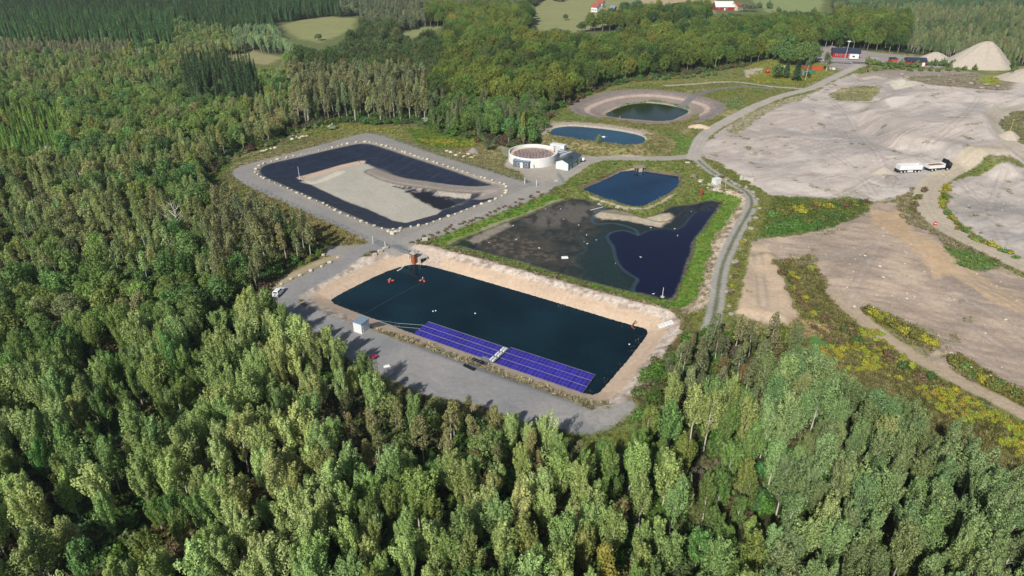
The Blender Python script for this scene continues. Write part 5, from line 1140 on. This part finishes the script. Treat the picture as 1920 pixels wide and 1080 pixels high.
# --- white hut, car, odds on the yard
a, b = P3(663.5, 621), P3(679, 626.5); t, L, W = house(a, b, 2.5, 2.35, .12, M['white'], M['bluegrey'], 'small white box hut with blue grey roof on the yard by the pond', 'equipment_hut', 'hut', .08, doors=[('r', .5, 1.0, .1, 2.0, M['whitemetal'])], roof_axis='flat')
D = MB(); D.box(-.15, L+.15, -.15, W+.15, -.02, .08); D.build('plinth', M['conc'], t)
def car(pos, rz, body, label, name='parked_car', van=False):
    t = thing(name, label, 'car', pos, rz); D = MB()
    xs = [(-2.15, .45, .62, .62), (-2.1, .3, .82, .78), (-1.3, .28, .95, .84), (1.1, .28, .92, .84), (2.0, .3, .72, .78), (2.2, .42, .6, .62)]
    V = []; 
    for x, z0, z1, w_ in xs: V += [(x, -w_, z0), (x, w_, z0), (x, w_*.94, z1), (x, -w_*.94, z1)]
    F = [(0, 1, 2, 3), (23, 22, 21, 20)]+[(k*4+i, k*4+(i+1) % 4, k*4+4+(i+1) % 4, k*4+4+i) for k in range(5) for i in range(4)]
    D.add(V, F); top = 1.75 if van else 1.42; D.add([(-1.75, -.7, .94), (.95, -.72, .92), (.95, .72, .92), (-1.75, .7, .94), (-1.35, -.55, top), (.2, -.56, top), (.2, .56, top), (-1.35, .55, top)], [(4,5,6,7),(0,1,5,4),(1,2,6,5),(2,3,7,6),(3,0,4,7)], 0)
    D.build('body', body, t)
    D = MB(); k = .012
    D.add([(.93+k, -.62, .98), (.93+k, .62, .98), (.27+k, .5, top-.07), (.27+k, -.5, top-.07)], [(0, 1, 2, 3)]); o_ = D.build('windscreen', M['glass'], t)
    D = MB(); D.add([(-1.72-k, -.58, 1.0), (-1.72-k, .58, 1.0), (-1.4-k, .46, top-.08), (-1.4-k, -.46, top-.08)], [(0, 1, 2, 3)]); D.build('rear_window', M['glass'], t)
    for s in (-1, 1):
        D = MB(); D.add([(-1.5, s*.725, 1.0), (.7, s*.735, 1.0), (.12, s*.60, top-.08), (-1.25, s*.60, top-.08)], [(0, 1, 2, 3)]); D.build('side_window', M['glass'], t)
        for x in (-1.35, 1.35):
            D = MB(); D.tube((x, s*.7, .32), (x, s*.86, .32), .32, n=16); o_ = D.build('wheel', M['tyre'], t); D = MB(); D.tube((x, s*.862, .32), (x, s*.875, .32), .2, n=12); D.build('rim', M['grey'], o_)
        D = MB(); D.box(2.1, 2.2, s*.6-.14, s*.6+.14, .55, .68); D.build('headlight', M['whitemetal'], t); D = MB(); D.box(-2.19, -2.1, s*.58-.12, s*.58+.12, .6, .75); D.build('tail_light', M['red'], t)
    return t
car(P3(523, 551), R(80), M['white'], 'white hatchback parked at the left end of the grey yard')
p = P3(700, 673); t = thing('hand_cart', 'small crimson cart tipped on the yard beside the tree shade', 'cart', p, .7); t.scale = (.7, .7, .7); D = MB(); D.add([(-.9,-.5,.4),(.9,-.5,.4),(.9,.5,.4),(-.9,.5,.4),(-1.1,-.65,.85),(1.1,-.65,.85),(1.1,.65,.85),(-1.1,.65,.85)], [(0,3,2,1),(0,1,5,4),(1,2,6,5),(2,3,7,6),(3,0,4,7)]); D.build('tray', M['magenta'], t); D = MB(); [D.tube((x, -.6, .25), (x, -.5, .25), .25, n=10) for x in (-.5, .5)]; [D.tube((x, .5, .25), (x, .6, .25), .25, n=10) for x in (-.5, .5)]; D.build('wheel', M['tyre'], t); D = MB(); D.tube((1, 0, .6), (1.9, 0, .9), .04); D.build('handle', M['magenta'], t)
p = P3(726, 687); D = MB(); D.box(-1, .9, -.5, .5, .02, .22, 0, .1); D.box(-.6, .8, -.4, .4, .23, .4, 0, .1); D.build('bagged_sheet', M['white'], loc=p, rz=.3, scale=(.7, .7, .7), label='crumpled white sheet lying at the yard edge near the trees', cat='sheet')
# --- bits round the ponds
def mast(px, py, h, label, z=None, mat=None, name='pole', base=True, cross=False):
    p = P3(px, py, z); t = thing(name, label, 'pole', p); D = MB(); D.tube((0, 0, -.4), (0, 0, h), .09, .06); D.build('shaft', mat or M['whitemetal'], t)
    if base: D = MB(); D.lathe([(.01, -.1), (.5, -.1), (.45, .2), (.01, .25)], 10); D.build('base', M['conc'], t)
    if cross: D = MB(); D.box(-.5, .5, -.04, .04, h-.06, h+.02); D.build('crossbar', mat or M['whitemetal'], t)
mast(1242, 557, 2.6, 'white pole standing in the dark water of the silty pond', -1.5)
mast(562, 336, 4.6, 'tall pale pole at the left corner of the basin floor')
mast(567, 336, 1.6, 'short black pump post beside the tall pale pole', mat=M['black'], name='pump_post'); mast(674, 307, 1.3, 'black post at the far corner of the basin floor', mat=M['black'], name='pump_post')
mast(789, 497, 1.4, 'thin pale stake at the water edge right of the inlet', -2.5, base=False, name='stake'); mast(1360, 351, 1.1, 'short white post on grass right of the white box', base=False, name='stake')
mast(1893, 247, 5.0, 'yellow pole with a small crossbar near the right edge', mat=M['yellow'], cross=True); mast(1162, 222, 1.2, 'pale stake at the near edge of the bowl pond', base=False, name='stake'); mast(1216, 278, 1.6, 'pale stake on grass right of the oval pool', base=False, name='stake')
p = P3(1314, 368); t = thing('sluice_post', 'rusty orange sluice post on the green bank of the silty pond', 'sluice', p, .4); D = MB(); D.box(-.18, .18, -.5, .5, -.3, 2.1); D.build('frame', M['rust'], t); D = MB(); D.box(-.35, .35, -.7, .7, 2.11, 2.25); D.build('cap', M['orange'], t)
p = P3(1341, 348); t = thing('service_cabinet', 'white boxy cabinet on orange soil beside the two tone track', 'cabinet', p, R(28)); D = MB(); D.box(0, 2.5, 0, 1.9, 0, 1.9, 0, .04); D.build('casing', M['white'], t); D = MB(); D.box(-.1, 2.6, -.1, 2.0, 1.91, 2.0); D.build('lid', M['white'], t); D = MB(); D.box(.4, 1.2, -.03, 0, .1, 1.7); D.build('door', M['whitemetal'], t)
D = MB(); D.box(-2.2, -.2, -.7, .9, .02, .28, 0, .05); D.box(-2.0, -1.1, .1, .8, .29, .55); D.build('concrete_slab', M['conc'], loc=p+Vector((-.4, .2, 0)), rz=R(8), label='flat grey slabs stacked left of the white cabinet', cat='slab')
def outlet(px, py, rz, label, z=None, s=1.0, mat='wood'):
    p = P3(px, py, z); t = thing('outlet_structure', label, 'outlet', p, rz); rg = random.Random(px)
    D = MB(); [D.tube((x*s, y*s, -1), (x*s+rg.uniform(-.1, .1), y*s, rg.uniform(1.3, 2.1)*s), .1, n=6) for x in (-1.4, -.5, .5, 1.4) for y in (-.7, .7)]; D.build('pile', M[mat], t)
    D = MB(); D.box(-1.6*s, 1.6*s, -.9*s, .9*s, .95*s, 1.08*s); [D.tube((-1.6*s, y*s, 1.8*s), (1.6*s, y*s, 1.75*s), .05, n=5) for y in (-.8, .8)]; D.build('deck', M[mat], t); D = MB(); D.box(-.5*s, .5*s, -1.0*s, -.3*s, -.6, .9*s); D.build('weir_box', M['conc'], t)
outlet(1199, 319, .3, 'weathered timber outlet platform at the top of the small blue pond', -1.0, 1.15)
outlet(1300, 334, .9, 'small grey timber structure on the soil above the silty pond', None, .8)
for px, py, l_, rz_, lb in [(1165, 289, 3.2, .02, 'white beam lying on grass below the oval pool'), (1312, 341, 1.6, -.9, 'pale plank lying beside the small timber structure')]:
    D = MB(); D.box(-l_/2, l_/2, -.3, .3, .02, .3, 0, .05); D.build('beam', M['white'], loc=P3(px, py), rz=rz_, label=lb, cat='beam')
D = MB(); D.box(0, 1.2, 0, 1.6, -.1, 1.5, 0, .06); D.box(1.21, 4.6, .5, 1.2, -.1, 1.0, 0, .06); D.build('retaining_blocks', M['conc'], loc=P3(1386, 338), rz=-.35, label='grey concrete blocks on the verge between track and quarry', cat='concrete blocks')
D = MB(); D.box(-.9, .9, -.5, .5, 0, .5, 0, .15); D.build('concrete_block', M['conc'], loc=P3(1289, 306), rz=-.4, label='white kerb block at the track junction', cat='concrete block')
# steps and planks on the dam
def steps(pa, pb, wd_, label, mat='conc', n_=6):
    a, b = P3(*pa), P3(*pb); d = b-a; rz_, L = frame2(a, b); t = thing('bank_steps', label, 'steps', a, rz_)
    for i in range(n_):
        x = L*i/n_; z = d.z*(i+.5)/n_; D = MB(); D.box(x+.02, x+L/n_-.03, -wd_/2, wd_/2, z-.15, z+.14); D.build('step', M[mat], t)
steps((1124,385), (1131,377), 1.6, 'pale plank steps across the green dam, left flight'); steps((1157,390), (1161,385), 1.2, 'short pale plank on the green dam right of the steps', n_=3)
steps((1234,613), (1262,603), 1.5, 'pale boards laid on the corner bank of the teal pond', 'concw', 5)
cable([(1192,601,-1.0),(1188,606,-1.8),(1184,612,-2.4),(1190,617,-2.44)], 'rusty pipe running down the bank into the teal pond', .12, mat=M['rust'], name='drain_pipe', cat='pipe')
cable([(1131,388,-1.4),(1107,394,-1.35)], 'short pale pipe end in the silt', .08, mat=M['concw'], name='drain_pipe', cat='pipe')
p = Vector((*map(float, G(1132, 257, 1.3)), 1.28)); t = thing('pool_aerator', 'small pale aerator float in the oval pool', 'aerator', p); D = MB(); D.lathe([(.02,-.05),(.8,0),(.7,.25),(.2,.4),(.02,.42)], 14); D.build('float', M['white'], t, True); D = MB(); [D.tube((math.cos(i)*.3, math.sin(i)*.3, .3), (math.cos(i)*1.6, math.sin(i)*1.6, .1), .05) for i in (0, 2.1, 4.2)]; D.build('arm', M['grey'], t)
# birds and litter on the silty pond
def gull(px, py, rz, label):
    p = Vector((*map(float, G(px, py, -1.5)), -1.46)); t = thing('gull', label, 'bird', p, rz, 'white gulls resting on the silty pond', ); t.scale = (1.1,)*3; D = MB(); n_ = 10
    pr = [(-.32, .01, .16), (-.22, .06, .14), (-.05, .11, .1), (.1, .1, .11), (.17, .055, .2), (.22, .05, .27), (.27, .04, .28), (.33, .008, .26)]; V = []
    for x, r_, z in pr: V += [(x, r_*math.cos(2*math.pi*i/n_), z+r_*.8*math.sin(2*math.pi*i/n_)) for i in range(n_)]
    D.add(V, [(k*n_+i, k*n_+(i+1) % n_, (k+1)*n_+(i+1) % n_, (k+1)*n_+i) for k in range(len(pr)-1) for i in range(n_)]); D.build('body', M['white'], t, True)
for px, py in [(917,456),(962,424),(968,450),(1011,466),(1023,393),(1085,423),(1095,455),(1101,458),(1118,451),(1057,412),(1051,393),(1154,495),(1100,442),(1165,549),(1225,552),(1296,398),(1220,428),(1265,430),(1201,483),(1270,443)]:
    gull(px, py, random.uniform(0, 6), 'white gull resting on the silty pond')
p = Vector((*map(float, G(1059, 484, -1.5)), -1.45)); D = MB(); D.box(-.9, .9, -.5, .5, 0, .35, 0, .1); D.build('float_box', M['white'], loc=p, rz=.1, label='largest white floating box in the middle of the silty pond', cat='float')
# --- truck and trailer on the haul road
a, b = P3(1735, 320), P3(1783, 317); rz_, L = frame2(a, b); print('truck len', L)
def wheels(t, xs, hw, r=.5):
    for x in xs:
        for s in (-1, 1): D = MB(); D.tube((x, s*(hw-.35), r), (x, s*hw, r), r, n=18); o_ = D.build('wheel', M['tyre'], t); D = MB(); D.tube((x, s*(hw+.004), r), (x, s*(hw+.03), r), r*.55, n=12); D.build('rim', M['whitemetal'], o_)
def tipper(t, x0, x1, hw, z0, z1, load):
    D = MB(); k = .06
    D.box(x0, x1, -hw, -hw+k, z0, z1); D.box(x0, x1, hw-k, hw, z0, z1); D.box(x1-k, x1, -hw+k, hw-k, z0, z1+.35); D.box(x0, x0+k, -hw+k, hw-k, z0, z1); D.box(x0+k, x1-k, -hw+k, hw-k, z0, z0+.1)
    [D.box(x, x+.1, s*hw-(.05 if s < 0 else -.0), s*hw+(.0 if s < 0 else .05), z0+.05, z1-.02) for x in np.arange(x0+.1, x1-.2, (x1-x0)/6) for s in (-1, 1)]
    D.build('dump_body', M['white'], t)
    if load is not None:
        V = []; nx_, ny_ = 10, 5
        for i in range(nx_+1):
            for j in range(ny_+1): V.append((x0+.08+(x1-x0-.16)*i/nx_, -hw+.08+(2*hw-.16)*j/ny_, load+.35*math.sin(math.pi*i/nx_)*math.sin(math.pi*j/ny_)+random.uniform(-.05, .05)))
        D = MB(); D.add(V, [(i*(ny_+1)+j, (i+1)*(ny_+1)+j, (i+1)*(ny_+1)+j+1, i*(ny_+1)+j+1) for i in range(nx_) for j in range(ny_)]); D.build('load', M['soil'], t)
t = thing('tipper_truck', 'black cab tipper truck with white dump body on the haul road', 'truck', a, rz_); L = 9.0
D = MB(); D.box(0, L-.5, -.45, .45, .6, 1.0); D.box(.2, 5.8, -1.15, 1.15, .75, 1.0); D.build('chassis', M['dark'], t)
tipper(t, .2, 6.4, 1.25, 1.05, 2.15, 1.9); wheels(t, (1.5, 2.9, 7.5), 1.25)
D = MB(); D.add([(6.75,-1.22,.75),(9.0,-1.22,.6),(9.0,1.22,.6),(6.75,1.22,.75),(6.75,-1.22,3.1),(8.75,-1.2,2.75),(8.75,1.2,2.75),(6.75,1.22,3.1),(9.02,-1.22,1.7),(9.02,1.22,1.7)], [(0,3,2,1),(4,5,6,7),(0,1,8,5,4),(3,7,6,9,2),(1,2,9,8),(8,9,6,5),(0,4,7,3)]); D.add([(6.8,-1.1,3.12),(8.2,-1.1,2.9),(8.2,1.1,2.9),(6.8,1.1,3.12),(6.8,-1.0,3.75),(7.3,-1.0,3.7),(7.3,1.0,3.7),(6.8,1.0,3.75)], [(4,5,6,7),(0,1,5,4),(1,2,6,5),(2,3,7,6),(3,0,4,7)]); D.build('cab', M['black'], t)
D = MB(); D.add([(9.03,-1.05,1.8),(9.03,1.05,1.8),(8.80,1.05,2.6),(8.80,-1.05,2.6)], [(0,1,2,3)]); D.build('windscreen', M['glass'], t)
for s in (-1, 1): D = MB(); D.add([(7.7,s*1.232,1.75),(8.85,s*1.23,1.75),(8.65,s*1.22,2.5),(7.7,s*1.23,2.6)], [(0,1,2,3)]); D.build('side_window', M['glass'], t); D = MB(); D.box(8.7, 8.8, s*1.45-.1, s*1.45+.1, 1.8, 2.5); D.build('mirror', M['black'], t); D = MB(); D.box(9.0, 9.06, s*.95-.18, s*.95+.18, .8, 1.0); D.build('headlight', M['whitemetal'], t)
a2, b2 = P3(1680, 323), P3(1728, 320); rz2, L2 = frame2(a2, b2); t = thing('tipper_trailer', 'white four axle tipper trailer hitched behind the truck', 'trailer', a2, rz2)
D = MB(); D.box(0, 8.4, -.5, .5, .7, 1.1); D.tube((8.4, 0, .8), (10.2, 0, .7), .08); D.build('chassis', M['dark'], t); tipper(t, .2, 8.3, 1.25, 1.15, 2.75, 1.5); wheels(t, (1.0, 2.3, 6.1, 7.4), 1.25, .48)
D = MB(); [D.box(3.2, 5.2, s*1.2-.05, s*1.2+.05, .4, .95) for s in (-1, 1)]; D.build('side_guard', M['whitemetal'], t); D = MB(); D.box(-.1, .1, -1.2, 1.2, .4, 1.1); D.build('rear_bumper', M['dark'], t)
p = P3(1753, 422); t = thing('traffic_cone', 'orange red marker drum on the inner verge of the haul road', 'marker', p); D = MB(); D.lathe([(.01,0),(.55,0),(.5,.1),(.42,.12),(.38,.95),(.01,1.0)], 14); D.build('drum', M['redbright'], t); D = MB(); D.lathe([(.395,.5),(.402,.52),(.398,.7),(.39,.72)], 14); D.build('band', M['white'], t)
# --- gravel heaps
def heap(px, py, w_, d_, h, mat, label, name='gravel_pile', ridge=0.0, rz=0.0, z=None):
    p = P3(px, py, z); n_, m_ = 56, 22; V = []; rg = np.random.default_rng(int(px))
    ph = rg.uniform(0, 6, 6)
    for k in range(m_+1):
        r_ = k/m_
        for i in range(n_):
            an = 2*math.pi*i/n_; e = 1+.05*math.sin(2*an+ph[0])+.04*math.sin(3*an+ph[1])+.02*math.sin(7*an+ph[2])
            q_ = math.hypot(r_, .22); q1 = math.hypot(1, .22); zz = h*(1-(q_-.22)/(q1-.22))-.3*r_
            x = math.cos(an)*w_/2*r_*e-ridge*(1-r_)*.8; y = math.sin(an)*d_/2*r_*e
            V.append((x, y, zz+h*(.022*math.sin(an*9+ph[3])+.014*math.sin(an*17+ph[4]))*r_*(1-r_)*4+rg.uniform(-.008, .008)*h))
    F = [(k*n_+i, k*n_+(i+1) % n_, (k+1)*n_+(i+1) % n_, (k+1)*n_+i) for k in range(m_) for i in range(n_)]
    D = MB(); D.add(V, F); return D.build(name, mat, None, True, loc=p, rz=rz, label=label, cat='gravel heap')
heap(1828, 122, 42, 30, 13.5, M['gravel'], 'largest cone shaped gravel heap at the upper right', ridge=-5)
heap(1752, 112, 24, 16, 4.6, M['gravel'], 'small pale gravel heap left of the largest one')
heap(1790, 118, 26, 14, 3.0, M['graveld'], 'low dark gravel shoulder between the two upper heaps')
heap(1672, 334, 5.6, 6.5, 1.1, M['graveld'], 'flat dark gravel heap in front of the white trailer')
heap(1656, 322, 9, 7, 1.7, M['gravel'], 'pale gravel heap left of the white trailer', rz=.4)
heap(1890, 258, 10, 9, 2.8, M['gravel'], 'pale sand heap below the yellow pole')
heap(888, 285, 5.2, 5.2, 1.7, M['graveld'], 'small grey gravel cone on the grass above the fence')
heap(1311, 238, 12, 9, 1.1, M['sand'], 'pale pinkish sand heap on the slope above the oval pool', name='sand_pile')
heap(1930, 148, 40, 22, 6, M['gravel'], 'pale gravel heap cut by the right edge of the photo')
heap(1640, 148, 20, 12, 1.6, M['gravel'], 'low whitish gravel mound at the top of the quarry floor')
# --- works yard
a, b = P3(1561, 107.5), P3(1611, 110); t, L, W = house(a, b, 8.5, 3.4, 1.8, M['red'], M['navyroof'], 'long red office building with dark roof at the works yard', 'office_building', 'building', .5, doors=[('f', 9.5, 1.2, .1, 2.3, M['white'])], wins=[('f', x, 1.1, 1.2, 2.3, M['white']) for x in (1.5, 3.9, 6.3, 12.5, 14.6)], roof_axis='x')
a, b = P3(1592, 112), P3(1609, 112.8); rz_, L = frame2(a, b); t = thing('site_trailer', 'white boxy site trailer in front of the red office building', 'site trailer', a, rz_); D = MB(); D.box(0, L, 0, 2.5, .5, 3.1, 0, .08); D.build('body', M['white'], t); D = MB(); D.box(L*.3, L*.55, -.03, .02, 1.5, 2.4); D.build('window', M['glass'], t); D = MB(); [D.tube((x, y, .4), (x, y+.25, .4), .4, n=12) for x in (L*.4, L*.55) for y in (.1, 2.1)]; D.build('wheel', M['tyre'], t)
p = P3(1584, 110.5); t = thing('street_lamp', 'tall pale lamp post with white head before the red office building', 'lamp post', p); D = MB(); D.tube((0, 0, 0), (.5, 0, 10), .13, .09); D.build('pole', M['whitemetal'], t); D = MB(); D.box(-.6, 1.3, -.4, .4, 10.0, 10.5, 0, .08); D.build('lamp_head', M['white'], t)
for i, (pa, pb, lb, lid) in enumerate([((1561,118),(1596,120),'long low grey conveyor left part in front of the office','grey'), ((1598,119),(1632,121.5),'long low dark conveyor right of the white site trailer','dark')]):
    a, b = P3(*pa), P3(*pb); rz_, L = frame2(a, b); t = thing('conveyor', lb, 'conveyor', a, rz_); D = MB(); D.box(0, L, -.7, .7, .8, 1.1); D.build('belt', M[lid], t); D = MB(); [D.box(x, x+.15, y-.07, y+.07, 0, .79) for x in np.arange(.2, L, L/6) for y in (-.6, .6)]; D.tube((0, .8, 1.3), (L, .8, 1.3), .06, n=5); D.build('frame', M['grey'], t)
a = P3(1538, 115); car(a, .15, M['white'], 'white van parked at the left of the works yard', 'parked_van', True)
car(P3(1695, 120.5), .5, M['white'], 'white car parked between the two red sheds'); car(P3(1551, 109), 1.2, M['dark'], 'dark car parked at the left gable of the red office')
for px, py, lb in [(1525, 110, 'white ball topped tank at the left yard corner'), ]: p = P3(px, py); t = thing('fuel_tank', lb, 'tank', p); D = MB(); D.lathe([(.01,0),(1.1,0),(1.1,2),(.9,2.4),(.01,2.6)], 18); D.build('vessel', M['white'], t, True); D = MB(); D.lathe([(.01,2.6),(.7,2.9),(.8,3.4),(.5,3.9),(.01,4)], 14); D.build('dome', M['white'], t, True)
a, b = P3(1669, 121), P3(1681, 121.5); t, L, W = house(a, b, 4.5, 3.2, .3, M['redbright'], M['navyroof'], 'small square red shed with pale panel beside the gravel yard', 'storage_shed', 'shed', .2, doors=[('f', .6, 2.6, .2, 2.6, M['orange'])], roof_axis='flat')
a, b = P3(1700, 123), P3(1735, 124.5); t, L, W = house(a, b, 6.5, 2.8, 1.5, M['redbright'], M['navyroof'], 'wide red shed with dark roof behind the hedge row', 'storage_shed', 'shed', .6, doors=[('f', 2, 3, .1, 2.5, M['red']), ('f', 8.2, 1.4, .1, 2.5, M['white'])], roof_axis='x')
def skip(px, py, L, W, h, mat, rz, label, name='skip_container', cat='skip'):
    t = thing(name, label, cat, P3(px, py), rz); D = MB(); k = .12
    for y0, y1 in ((-W/2, -W/2+k), (W/2-k, W/2)): D.box(0, L, y0, y1, .1, h)
    D.box(0, k, -W/2+k, W/2-k, .1, h); D.box(L-k, L, -W/2+k, W/2-k, .1, h); D.box(k, L-k, -W/2+k, W/2-k, .1, .3); D.build('body', mat, t)
    D = MB(); D.box(-.08, L+.08, -W/2-.08, -W/2-.002, h-.18, h-.02); [D.box(x, x+.12, -W/2-.06, -W/2-.002, .12, h-.19) for x in np.arange(.4, L, 1.1)]; D.build('rib', mat, t)
skip(1521, 131, 6.2, 2.4, 1.7, M['orange'], -.06, 'long orange skip at the yard entrance'); skip(1505, 129.5, 3.2, 2.4, 1.8, M['orange'], 0, 'short orange skip half hidden by the clump of trees'); skip(1550, 130.5, 4.6, 1.6, 1.0, M['white'], .02, 'low white trough right of the orange skip'); skip(1517, 138, 3.0, 2, 1.6, M['green'], .5, 'green skip among the trees at the yard entrance'); skip(1502, 142, 4.2, 2.2, 2.2, M['bluegrey'], .1, 'blue grey skip behind the pale trunked birch')
p = P3(1439, 137); t = thing('horizontal_tank', 'red cylindrical tank end lying in the yellow grass', 'tank', p, 1.3); D = MB(); D.tube((-1.3, 0, 1.15), (1.5, 0, 1.15), 1.0, n=20); D.build('vessel', M['redbright'], t, True); D = MB(); [D.box(x, x+.3, -.9, .9, 0, .35) for x in (-1, 1)]; D.build('cradle', M['dark'], t)
p = P3(1467, 127); D = MB(); D.box(-1.2, 1.2, -.8, .8, 0, 1.2, 0, .2); D.build('bulk_bag', M['white'], loc=p, label='cream coloured bulk bag in the grass left of the conifers', cat='bag')
# --- the far farms
def far_house(pa, pb, dep, h, rise, mw, mr_, lb, nm, cat, ax='x', wins=3):
    a, b = P3(*pa), P3(*pb); L = (b-a).length; return house(a, b, dep, h, rise, mw, mr_, lb, nm, cat, .5, doors=[('f', L*.45, 1.4, .1, 2.2, M['white'])], wins=[('f', L*(i+.3)/(wins+.3), 1.2, 1.2, 2.4, M['white']) for i in range(wins)], roof_axis=ax)
far_house((1342,19.5), (1376,19.5), 14, 3.2, 4.2, M['red'], M['roofw'], 'red barn with a big white roof beyond the beech wood', 'barn', 'barn', wins=2)
far_house((1382,20), (1393,19), 9, 4.2, 2.5, M['sand'], M['roofr'], 'pale extension at the right of the red barn', 'farm_outbuilding', 'outbuilding', wins=2)
far_house((1108,22), (1119,23), 8, 4.5, 3, M['white'], M['roofr'], 'white farmhouse with reddish tiled roof in the far meadow', 'farmhouse', 'house'); far_house((1119,14.5), (1129,15), 8, 4.2, 2.6, M['white'], M['roofr'], 'second white farmhouse just behind the first', 'farmhouse', 'house')
far_house((1143,22), (1151,22.5), 6, 3.2, 2, M['red'], M['bluegrey'], 'small red shed with grey roof right of the farmhouses', 'farm_shed', 'shed', wins=1); far_house((1300,18), (1313,18), 7, 3.4, 2.4, M['white'], M['slate'], 'small far house with violet grey roof left of the barn', 'farmhouse', 'house', wins=2)
# --- haze of the far air
hm = bpy.data.materials.new('air_haze'); hm.use_nodes = True; ht = hm.node_tree; ht.nodes.remove(ht.nodes['Principled BSDF']); pv = ht.nodes.new('ShaderNodeVolumePrincipled')
pv.inputs['Color'].default_value = (.74, .84, 1, 1); pv.inputs['Density'].default_value = .00010; pv.inputs['Anisotropy'].default_value = .2; ht.links.new(pv.outputs[0], ht.nodes['Material Output'].inputs['Volume'])
D = MB(); D.box(-1510, 2210, -160, 3010, -5, 84); D.build('haze', hm, kind='stuff')
